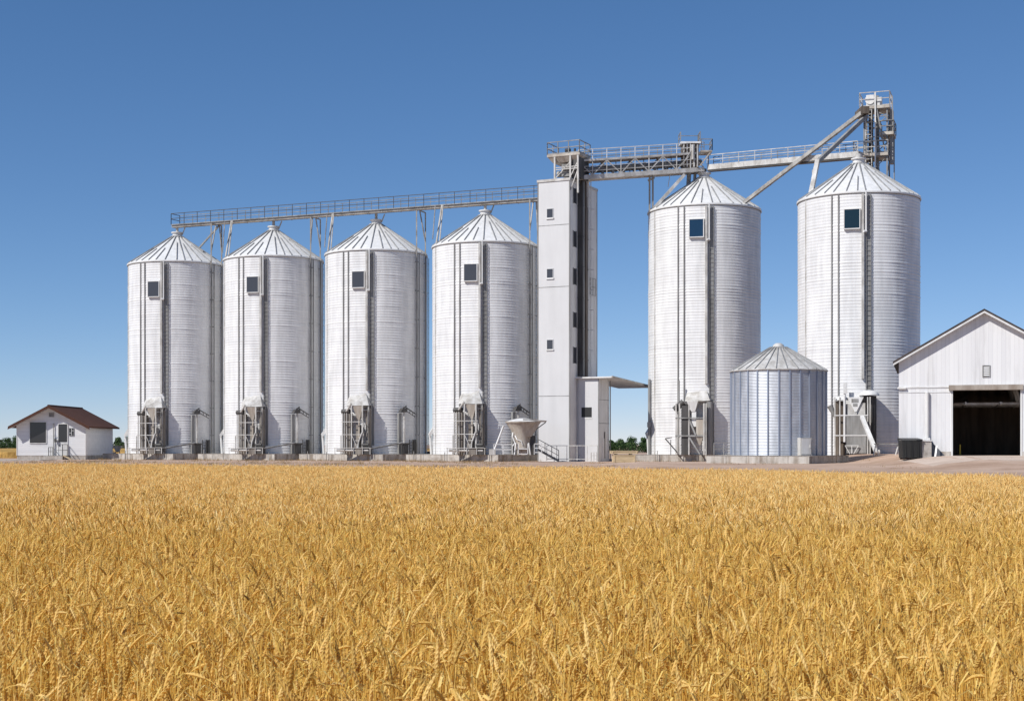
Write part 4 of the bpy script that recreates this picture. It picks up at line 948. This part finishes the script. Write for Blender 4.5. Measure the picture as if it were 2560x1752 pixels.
m = MB(); hs(m, 1, -.10, .045, -OH - .03, -OH + .06, eo + .02); hs(m, -1, -.10, .045, -OH - .03, -OH + .06, eo + .02); m.build('barge_board', M['shingle'], rf_)
m = MB(); hs(m, 1, .01, .045, -OH + .07, -.002); hs(m, -1, .01, .045, -OH + .07, -.002); m.build('soffit', M['wall'], rf_)
def hwin(x0, x1, y0, y1, name, mm, fr=.07, sub='pane', frm='white'):
    a_, b_, c_, d_ = lx(x0), lx(x1), PZ(y1, HD), PZ(y0, HD); m = MB()
    m.box(a_ - fr, a_, -.06, .0, c_ - fr, d_ + fr); m.box(b_, b_ + fr, -.06, 0, c_ - fr, d_ + fr); m.box(a_, b_, -.06, 0, d_, d_ + fr); m.box(a_, b_, -.08, 0, c_ - fr, c_)
    w = m.build(name, M[frm], t); m = MB(); m.box(a_, b_, -.025, 0, c_, d_); m.build(sub, mm, w); return a_, b_, c_, d_, w
hwin(75, 115.5, 1055, 1107, 'window', M['hglass'])
a_, b_, c_, d_, w = hwin(122.5, 135.5, 1031.5, 1042, 'gable_vent', M['dark'], .05, 'opening')
m = MB()
for i in range(4): z = c_ + .03 + i * (d_ - c_) / 4; m.box(a_, b_, -.05, -.027, z, z + .04)
m.build('slat', M['pale'], w)
a_, b_, c_, d_, w = hwin(173.5, 184.5, 1070.5, 1088, 'window', M['hglass'], .04, 'pane', 'grey')
m = MB(); m.box((a_ + b_) / 2 - .02, (a_ + b_) / 2 + .02, -.045, -.027, c_, d_); m.box(a_, (a_ + b_) / 2 - .021, -.045, -.027, (c_ * 2 + d_) / 3 - .02, (c_ * 2 + d_) / 3 + .02); m.box((a_ + b_) / 2 + .021, b_, -.045, -.027, (c_ + 2 * d_) / 3 - .02, (c_ + 2 * d_) / 3 + .02); m.build('glazing_bar', M['white'], w)
m = MB(); da, db, dz0, dz1 = lx(146.5), lx(168.5), fz_, PZ(1060, HD)
m.box(da - .08, da, -.07, 0, dz0, dz1 + .08); m.box(db, db + .08, -.07, 0, dz0, dz1 + .08); m.box(da, db, -.07, 0, dz1, dz1 + .08); m.box(da, db, -.04, 0, dz0, PZ(1105, HD)); dr = m.build('door', M['white'], t)
m = MB(); m.box(da, db, -.035, 0, PZ(1105, HD) + .001, dz1); m.build('pane', M['hglass'], dr)
m = MB(); m.box(da + .08, da + .14, -.1, -.04, 1.5, 1.66); m.build('handle', M['dark'], dr)
m = MB(); m.tube((lx(134.5), -.12, fz_), (lx(134.5), -.12, PZ(1058, HD)), .045, 8); m.box(lx(134.5), lx(142), -.14, -.1, PZ(1090, HD), PZ(1089, HD)); m.build('downpipe', M['grey'], t, smooth=40)
m = MB(); m.box(lx(138), lx(142.5), -.35, -.12, PZ(1105, HD), PZ(1096, HD)); m.build('meter_box', M['dark'], t)
# steps with handrail
t = thing('entrance_steps', 'concrete landing with thin handrail at the house door', 'steps', (hcx, HD - 1.6, 0))
m = MB(); x0, x1 = lx(129), lx(166); y0, y1 = .2, 1.55
m.box(x0, x1, y0, y1, 0, fz_ - .05); m.box(lx(110), x0, y0 + .1, y1, 0, fz_ * .6); m.build('landing', M['conc'], t)
m = MB(); m.rail([(x0 + .1, y1 - .05, fz_ - .05), (x0 + .1, y0 + .05, fz_ - .05), (lx(150), y0 + .05, fz_ - .05)], .95, .8, .028); m.rail([(lx(150), y0 + .06, fz_ - .05), (x1, y0 + .06, fz_ - .05), (x1 + .15, y1 - .1, fz_ - .05)], 1.25, .9, .03, (1.0, .5)); m.build('handrail', M['grey'], t)
m = MB(); m.beam((x1 + .9, .4, .0), (x1 + .1, .4, fz_), .7, .06); m.build('ramp_board', M['wood'], t)
# little hopper by the house
t = thing('seed_hopper', 'small pale inverted hopper on a stand between the house and the first silo', 'hopper', (PX(294, 172), 172, 0))
m = MB(); m.hexa([(-.12, -.12, .75), (.12, -.12, .75), (.12, .12, .75), (-.12, .12, .75), (-.5, -.4, 1.5), (.5, -.4, 1.5), (.5, .4, 1.5), (-.5, .4, 1.5)]); m.build('bowl', M['pale'], t)
for sx in (-1, 1): m = MB(); m.beam((sx * .3, 0, 0), (sx * .2, 0, 1.0), .08); m.build('leg', M['grey'], t)
m = MB(); m.box(-.85, -.35, -.3, .3, 0, .75); m.build('box', M['grey'], t)

# ------------------------------------------------------------------ trees far behind
def tree(loc, h, w, seed, label, lsize=.34, nl=1500, group='trees on the horizon'):
    rn = random.Random(seed); t = thing('tree', label, 'tree', loc, 0, group)
    m = MB(); m.tube((0, 0, -.2), (0, 0, h * .45), .06 * h ** .8, 8, .035 * h ** .8)
    lobes = []
    for i in range(13):
        a = rn.uniform(0, 2 * pi); rr = w / 2 * rn.uniform(.15, .75); zz = h * rn.uniform(.30, .86)
        rr *= 1.1 - .6 * max(0, (zz / h - .55) / .45)
        c = Vector((cos(a) * rr, sin(a) * rr, zz)); lobes.append((c, w * rn.uniform(.14, .26)))
        if i < 6: m.tube((0, 0, h * rn.uniform(.2, .42)), c, .022 * h ** .8, 5, .008 * h ** .8)
    m.build('trunk', M['bark'], t, smooth=50)
    m = MB()
    for i in range(nl):
        c, r = lobes[i % len(lobes)]
        v = Vector((rn.gauss(0, 1), rn.gauss(0, 1), rn.gauss(0, .8))).normalized() * r * rn.uniform(.55, 1.12)
        p = c + v; n = (v.normalized() + Vector((rn.uniform(-.7, .7), rn.uniform(-.7, .7), rn.uniform(-.3, .9)))).normalized()
        a = n.orthogonal().normalized(); a = (Matrix.Rotation(rn.uniform(0, 6.28), 3, n) @ a); b = n.cross(a); s = lsize * rn.uniform(.6, 1.3)
        m.faces([p - a * s * .5, p - b * s * .28, p + a * s * .5, p + b * s * .28], [(0, 1, 2, 3)])
    m.build('crown', M['leaf'], t)
TRD = 380
def tr(x, ytop, wpx, seed, label, D=TRD, dd=0):
    z = PZ(ytop, D); tree((PX(x, D), D + dd, 0), z, wpx * D / F, seed, label)
tl = [(-34, 1092, 40, 'dark tree at the far edge of the field, beyond the picture side'), (4, 1090, 36, 'dark green tree at the far field edge, leftmost in view'), (24, 1086, 34, 'taller dark green tree in the far clump beside the house'),
      (44, 1084, 34, 'rounded dark tree half hidden behind the house wall'), (288, 1090, 30, 'dark tree filling the gap right behind the house corner'), (308, 1087, 32, 'dark tree half hidden behind the first silo'),
      (1534, 1098, 28, 'small loose tree just right of the annex, in the gap'), (1556, 1092, 34, 'bushy green tree in the gap above the crates'), (1583, 1086, 38, 'tallest green tree in the gap between annex and silo'), (1612, 1090, 34, 'green tree in the gap touching the silo edge')]
for i, (x, y, w, lb) in enumerate(tl): tr(x, y, w, 40 + i, lb, 380 if x < 1000 else 300, (i % 3) * 3)
# undergrowth joining the clumps
def hedge(x0, x1, D, h, seed, label):
    rn = random.Random(seed); m = MB()
    a0, a1 = PX(x0, D), PX(x1, D)
    for i in range(int((a1 - a0) * 260)):
        p = Vector((rn.uniform(a0, a1), D + rn.uniform(-1.5, 1.5), rn.random() ** .8 * h * (0.75 + .25 * sin(i * .37)))); n = Vector((rn.gauss(0, 1), -abs(rn.gauss(0, 1)), rn.gauss(0, 1))).normalized()
        a = n.orthogonal().normalized(); b = n.cross(a); s = rn.uniform(.2, .42)
        m.faces([p - a * s * .5, p - b * s * .3, p + a * s * .5, p + b * s * .3], [(0, 1, 2, 3)])
    o = m.build('undergrowth', M['leaf']); o['kind'] = 'stuff'; o['label'] = label
hedge(-60, 60, 377, 2.4, 1, 'dark undergrowth below the trees left of the house'); hedge(278, 322, 377, 2.4, 2, 'dark undergrowth between house and first silo'); hedge(1505, 1650, 298, 2.2, 3, 'green undergrowth behind the timber crates')

# ------------------------------------------------------------------ wheat
wcol = bpy.data.collections.new('wheat_parts')
def wheat_mesh(seed, hi=True, pale=False):
    """one ripe stalk: stem, nodding ear with awns, dry leaf blades; material 0 straw, 1 ear"""
    rn = random.Random(seed); m = MB()
    def one(ox, oy, az, hi):
        h = rn.uniform(.72, .91) if hi else rn.uniform(.78, .90); lean = rn.uniform(0, .09); cv = rn.choice([.15, .25, .45]); nod = R(rn.choice([8, 15, 22, 30, 40, 55, 75, 100, 130]) + rn.uniform(-10, 10))
        dx, dy = cos(az), sin(az); pts = []; ang = 0.0
        ns = 5 if hi else 2
        p = Vector((ox, oy, 0)); dirv = lambda a: Vector((dx * sin(a), dy * sin(a), cos(a)))
        a = lean
        for i in range(ns + 1):
            pts.append(p.copy()); p = p + dirv(a) * (h * .86 / ns); a += lean * .25
        p = pts[-1].copy(); k = 4 if hi else 2
        neck = .10
        for i in range(k):
            a += (nod * (1 - cv)) / k; p = p + dirv(a) * (neck / k); pts.append(p.copy())
        sidev = Vector((-dy, dx, 0)); r = .0017 if hi else .0030
        m.mi = 0
        if hi:
            o = len(m.v); 
            for i, q in enumerate(pts):
                rr = r * (1.15 - .4 * i / len(pts)); f = dirv(a * i / len(pts)).cross(sidev)
                for j in range(3): m.v.append(tuple(q + (sidev * cos(2.0944 * j) + f * sin(2.0944 * j)) * rr))
            for i in range(len(pts) - 1):
                for j in range(3): m.f.append([o + i * 3 + j, o + i * 3 + (j + 1) % 3, o + i * 3 + 3 + (j + 1) % 3, o + i * 3 + 3 + j]); m.m.append(0)
        else:
            wv = Vector((cos(rn.uniform(-.6, .6)), sin(rn.uniform(-.6, .6)), 0)) * r
            m.add([v for q in pts for v in (q - wv, q + wv)], [(2 * i, 2 * i + 1, 2 * i + 3, 2 * i + 2) for i in range(len(pts) - 1)])
        # ear
        el = rn.uniform(.062, .098); m.mi = 1
        if hi:
            n = 12; q = pts[-1].copy(); rings = []; ns6 = 6; tips = []
            for i in range(n + 1):
                u = i / n; env = min(1, .45 + u * 3.2) * (1 if u < .62 else max(.16, 1 - (u - .62) * 2.0))
                f = dirv(a); perp = f.cross(sidev)
                for j in range(ns6):
                    bmp = 1.20 if (i + j) % 2 else .86
                    w_ = (.0068 if j % 3 == 0 else .0056) * env * bmp
                    d_ = sidev * cos(pi * 2 * j / ns6) + perp * sin(pi * 2 * j / ns6)
                    rings.append(q + d_ * w_)
                    if bmp > 1 and rn.random() < (.35 if u < .8 else .7): tips.append((q + d_ * w_ * .9, (f + d_ * rn.uniform(.12, .4)).normalized(), d_))
                a += nod * cv / n; q = q + dirv(a) * el / n
            m.add(rings, [(ns6 * i + j, ns6 * i + (j + 1) % ns6, ns6 * i + ns6 + (j + 1) % ns6, ns6 * i + ns6 + j) for i in range(n) for j in range(ns6)] + [tuple(range(n * ns6, n * ns6 + ns6))])
            m.mi = 0
            for tp, dr, d_ in tips:
                ww = dr.cross(d_).normalized() * .0006; m.add([tp - ww, tp + ww, tp + dr * rn.uniform(.018, .042)], [(0, 1, 2)])
            m.mi = 1
        else:
            n = 3; q = pts[-1].copy(); rings = []
            for i in range(n + 1):
                rr = (.003, .0062, .0056, .002)[i]; f = dirv(a).cross(sidev)
                rings += [q + sidev * rr, q + f * rr, q - sidev * rr, q - f * rr]; a += nod * cv / n; q = q + dirv(a) * el / n
            m.add(rings, [(4 * i + j, 4 * i + (j + 1) % 4, 4 * i + 4 + (j + 1) % 4, 4 * i + 4 + j) for i in range(n) for j in range(4)])
        # leaf blades
        m.mi = 0
        for _ in range(rn.choice([0, 1, 1]) if hi else (1 if rn.random() < .3 else 0)):
            z = rn.uniform(.25, .70); az2 = rn.uniform(0, 6.28); ln = rn.uniform(.10, .20); q = Vector((ox + dx * lean * z, oy + dy * lean * z, z)); an = rn.uniform(.3, .8); w = rn.uniform(.0025, .0045); n = 4 if hi else 2
            sd = Vector((-sin(az2), cos(az2), 0)); vs = []
            for i in range(n + 1):
                wi = w * (1 - i / n * .85); vs += [q - sd * wi, q + sd * wi]; q = q + Vector((cos(az2) * sin(an), sin(az2) * sin(an), cos(an))) * ln / n; an += rn.uniform(.25, .8)
            m.add(vs, [(2 * i, 2 * i + 1, 2 * i + 3, 2 * i + 2) for i in range(n)])
    if hi: one(0, 0, 0, True)
    else:
        for _ in range(11): one(rn.uniform(-.13, .13), rn.uniform(-.13, .13), rn.uniform(0, 6.28), False)
        m.mi = 0
        for _ in range(20):
            q = Vector((rn.uniform(-.13, .13), rn.uniform(-.13, .13), 0)); e = q + Vector((rn.gauss(0, .022), rn.gauss(0, .022), rn.uniform(.68, .88))); az2 = rn.uniform(-.7, .7); wv = Vector((cos(az2), sin(az2), 0)) * .0026
            m.add([q - wv, q + wv, e + wv * .7, e - wv * .7], [(0, 1, 2, 3)])
    me = bpy.data.meshes.new('wheat_part'); me.from_pydata(m.v, [], m.f); me.materials.append(M['straw_farlit' if pale else 'straw']); me.materials.append(M['ear_farlit' if pale else 'ear'])
    me.polygons.foreach_set('material_index', m.m); me.update(); return me
def straw_mesh(seed):
    """bare straws and short tillers between the ears"""
    rn = random.Random(seed); m = MB()
    for _ in range(5):
        ox, oy = rn.uniform(-.03, .03), rn.uniform(-.03, .03); p = Vector((ox, oy, 0)); q = p + Vector((rn.gauss(0, .022), rn.gauss(0, .022), rn.uniform(.60, .86))); m.tube(p, q, .0022, 3, .0015)
        if rn.random() < .6:
            az = rn.uniform(0, 6.28); e = q + Vector((cos(az) * .07, sin(az) * .07, rn.uniform(-.04, .05))); sd = Vector((-sin(az), cos(az), 0)) * .003; mid = q.lerp(e, .5) + Vector((0, 0, .02))
            m.add([q - sd, q + sd, mid + sd, mid - sd, e], [(0, 1, 2, 3), (3, 2, 4)])
    me = bpy.data.meshes.new('straw_part'); me.from_pydata(m.v, [], m.f); me.materials.append(M['straw']); me.update(); return me
NH, NL = 44, 8
for i in range(NH): wcol.objects.link(bpy.data.objects.new('a_stalk_%02d' % i, wheat_mesh(100 + i, True) if i < 20 else straw_mesh(200 + i)))
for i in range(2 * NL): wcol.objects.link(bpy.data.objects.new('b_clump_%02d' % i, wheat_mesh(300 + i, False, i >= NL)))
EDGE = [(-60, 78), (-40, 68), (-20.4, 58.5), (-10.4, 52.8), (.5, 47.9), (6.6, 44.7), (12.5, 35.4), (17, 25), (20, 12)]
def edge_y(x):
    for (x0, y0), (x1, y1) in zip(EDGE, EDGE[1:]):
        if x0 <= x <= x1: return y0 + (y1 - y0) * (x - x0) / (x1 - x0)
    return 0
from mathutils import noise as mn
def hs_(x, y): return 1.0 + .055 * mn.noise(Vector((x * .28, y * .28, 0))) + .035 * mn.noise(Vector((x * 1.1, y * 1.1, 5)))
pos, rot, scl, idx = [], [], [], []
rw = random.Random(21)
NEAR = 13.5
def lim(y): return .352 * y + 2.2
y = 2.4; st_ = 0.046
while y < NEAR:
    x = -lim(y)
    while x < lim(y):
        px_, py_ = x + rw.uniform(-.03, .03), y + rw.uniform(-.03, .03)
        pos.append((px_, py_, 0)); rot.append((rw.gauss(0, .05), rw.gauss(0, .05), rw.uniform(0, 6.283))); s = hs_(px_, py_) * rw.uniform(.90, 1.07) * (1.07 if rw.random() < .04 else 1); scl.append(s); idx.append(rw.randrange(NH)); x += st_
    y += st_
y = NEAR; st_ = .19
while y < 80:
    x = -lim(y)
    while x < lim(y):
        px_, py_ = x + rw.uniform(-.1, .1), y + rw.uniform(-.1, .1)
        if py_ < edge_y(px_) + .35 * mn.noise(Vector((px_ * .8, 0, 3))):
            pos.append((px_, py_, 0)); rot.append((rw.gauss(0, .03), rw.gauss(0, .03), rw.uniform(0, 6.283))); scl.append(hs_(px_, py_) * rw.uniform(.93, 1.06)); idx.append(NH + rw.randrange(NL) + (NL if rw.random() < .25 + (py_ - NEAR) / 20 else 0))  # clumps with light painted into their colour grow likelier with distance
        x += st_
    y += st_
me = bpy.data.meshes.new('wheat'); me.from_pydata(pos, [], [])
a = me.attributes.new('rotv', 'FLOAT_VECTOR', 'POINT'); a.data.foreach_set('vector', [c for r in rot for c in r])
a = me.attributes.new('scl', 'FLOAT', 'POINT'); a.data.foreach_set('value', scl)
a = me.attributes.new('idx', 'INT', 'POINT'); a.data.foreach_set('value', idx)
wheat = bpy.data.objects.new('wheat', me); COL.objects.link(wheat); struct(wheat, 'ripe golden wheat field filling the foreground', 'stuff')
ng = bpy.data.node_groups.new('wheat_scatter', 'GeometryNodeTree')
ng.interface.new_socket('Geometry', in_out='INPUT', socket_type='NodeSocketGeometry'); ng.interface.new_socket('Geometry', in_out='OUTPUT', socket_type='NodeSocketGeometry')
gi = ng.nodes.new('NodeGroupInput'); go = ng.nodes.new('NodeGroupOutput'); ip = ng.nodes.new('GeometryNodeInstanceOnPoints'); ci = ng.nodes.new('GeometryNodeCollectionInfo')
ci.inputs['Collection'].default_value = wcol; ci.inputs['Separate Children'].default_value = True; ci.inputs['Reset Children'].default_value = True
def na(nm, ty):
    n = ng.nodes.new('GeometryNodeInputNamedAttribute'); n.data_type = ty; n.inputs['Name'].default_value = nm; return n.outputs['Attribute']
ng.links.new(gi.outputs[0], ip.inputs['Points']); ng.links.new(ci.outputs[0], ip.inputs['Instance']); ip.inputs['Pick Instance'].default_value = True
ng.links.new(na('idx', 'INT'), ip.inputs['Instance Index']); ng.links.new(na('scl', 'FLOAT'), ip.inputs['Scale'])
e2r = ng.nodes.new('FunctionNodeEulerToRotation'); ng.links.new(na('rotv', 'FLOAT_VECTOR'), e2r.inputs[0]); ng.links.new(e2r.outputs[0], ip.inputs['Rotation'])
ng.links.new(ip.outputs[0], go.inputs[0])
wheat.modifiers.new('scatter', 'NODES').node_group = ng
# soil under the crop
s_ = MB(); ep = [(x, y - .3) for x, y in EDGE]
s_.add([(-60, 0, .004), (20, 0, .004)] + [(x, y, .004) for x, y in reversed(ep)], [tuple(range(len(ep) + 2))])
struct(s_.build('field_soil', M['field']), 'straw littered soil under the wheat')

# dry weeds on the yard
M['weed'] = mat('dry brown weeds', (0.36, 0.25, 0.12), 0.8, spec=0.1, build=straw((0.20, 0.13, 0.06), (0.40, 0.28, 0.13), (0.58, 0.43, 0.20)))
wm = MB(); rd = random.Random(77)
def tuft(x, y, h, n=5):
    z = gz(x, y)
    for _ in range(n):
        az = rd.uniform(0, 6.28); p = Vector((x + rd.gauss(0, .12), y + rd.gauss(0, .12), z)); sd = Vector((-sin(az), cos(az), 0)) * .012; l = h * rd.uniform(.5, 1.1)
        wm.add([p - sd, p + sd, p + Vector((cos(az) * l * .5, sin(az) * l * .5, l))], [(0, 1, 2)])
for _ in range(5200):
    x = rd.uniform(-46, 8); y = rd.uniform(96, 152)
    if mn.noise(Vector((x * .16, y * .07, 1))) + rd.uniform(-.25, .25) > .02 + max(0, (x + 15)) * .012: tuft(x, y, rd.uniform(.10, .30))
for _ in range(700):
    x = rd.uniform(4, 27); y = rd.uniform(90, 128)
    if mn.noise(Vector((x * .2, y * .1, 4))) > .18 and (x - SM.x) ** 2 + (y - SM.y) ** 2 > 36: tuft(x, y, rd.uniform(.06, .16))
for c in SIL + [S5]:
    for _ in range(130):
        a_ = rd.uniform(-1.2, 1.4); r_ = rd.uniform(8.0, 8.8); tuft(c.x + sin(a_) * r_, c.y - cos(a_) * r_, rd.uniform(.12, .34))
o = wm.build('dry_weeds', M['weed']); o['kind'] = 'stuff'; o['label'] = 'dry brown weeds scattered over the yard in front of the pads'

# ------------------------------------------------------------------ light, sky, camera
w = bpy.data.worlds.new('World'); sc.world = w; w.use_nodes = True
nt = w.node_tree; bg = nt.nodes['Background']; sky = nt.nodes.new('ShaderNodeTexSky')
sky.sky_type = 'NISHITA'; sky.sun_disc = False; sky.sun_elevation = R(SUN_EL); sky.sun_rotation = R(180 + SUN_AZ)
sky.altitude = 0; sky.air_density = 0.6; sky.dust_density = 0.0; sky.ozone_density = 4.0
sep = nt.nodes.new('ShaderNodeSeparateColor'); com = nt.nodes.new('ShaderNodeCombineColor'); nt.links.new(sky.outputs[0], sep.inputs[0])
for i_, p_ in enumerate((1.08, 0.88, 0.78)):
    pw = nt.nodes.new('ShaderNodeMath'); pw.operation = 'POWER'; pw.inputs[1].default_value = p_
    nt.links.new(sep.outputs[i_], pw.inputs[0]); nt.links.new(pw.outputs[0], com.inputs[i_])
tn = nt.nodes.new('ShaderNodeMix'); tn.data_type = 'RGBA'; tn.blend_type = 'MULTIPLY'; tn.inputs[0].default_value = 1.0; tn.inputs[7].default_value = (0.72, 1.0, 1.365, 1)
nt.links.new(com.outputs[0], tn.inputs[6]); nt.links.new(tn.outputs[2], bg.inputs['Color']); bg.inputs['Strength'].default_value = 0.078
ld = bpy.data.lights.new('sun', 'SUN'); ld.energy = 3.4; ld.angle = R(.53); ld.color = (1.0, .965, .91)
lo = bpy.data.objects.new('sun', ld); COL.objects.link(lo); lo.rotation_euler = S.to_track_quat('Z', 'Y').to_euler(); lo.location = S * 100
cd = bpy.data.cameras.new('camera'); cam = bpy.data.objects.new('camera', cd); COL.objects.link(cam)
cam.location = (0, 0, EYE); cam.rotation_euler = (R(90), 0, 0)
cd.sensor_width = 36; cd.lens = F / 2560 * 36; cd.shift_y = (HY - 876) / 2560; cd.clip_start = .05; cd.clip_end = 12000
sc.camera = cam
vs = sc.view_settings; vs.view_transform = 'Standard'; vs.look = 'None'; vs.exposure = 0.57; vs.gamma = 1
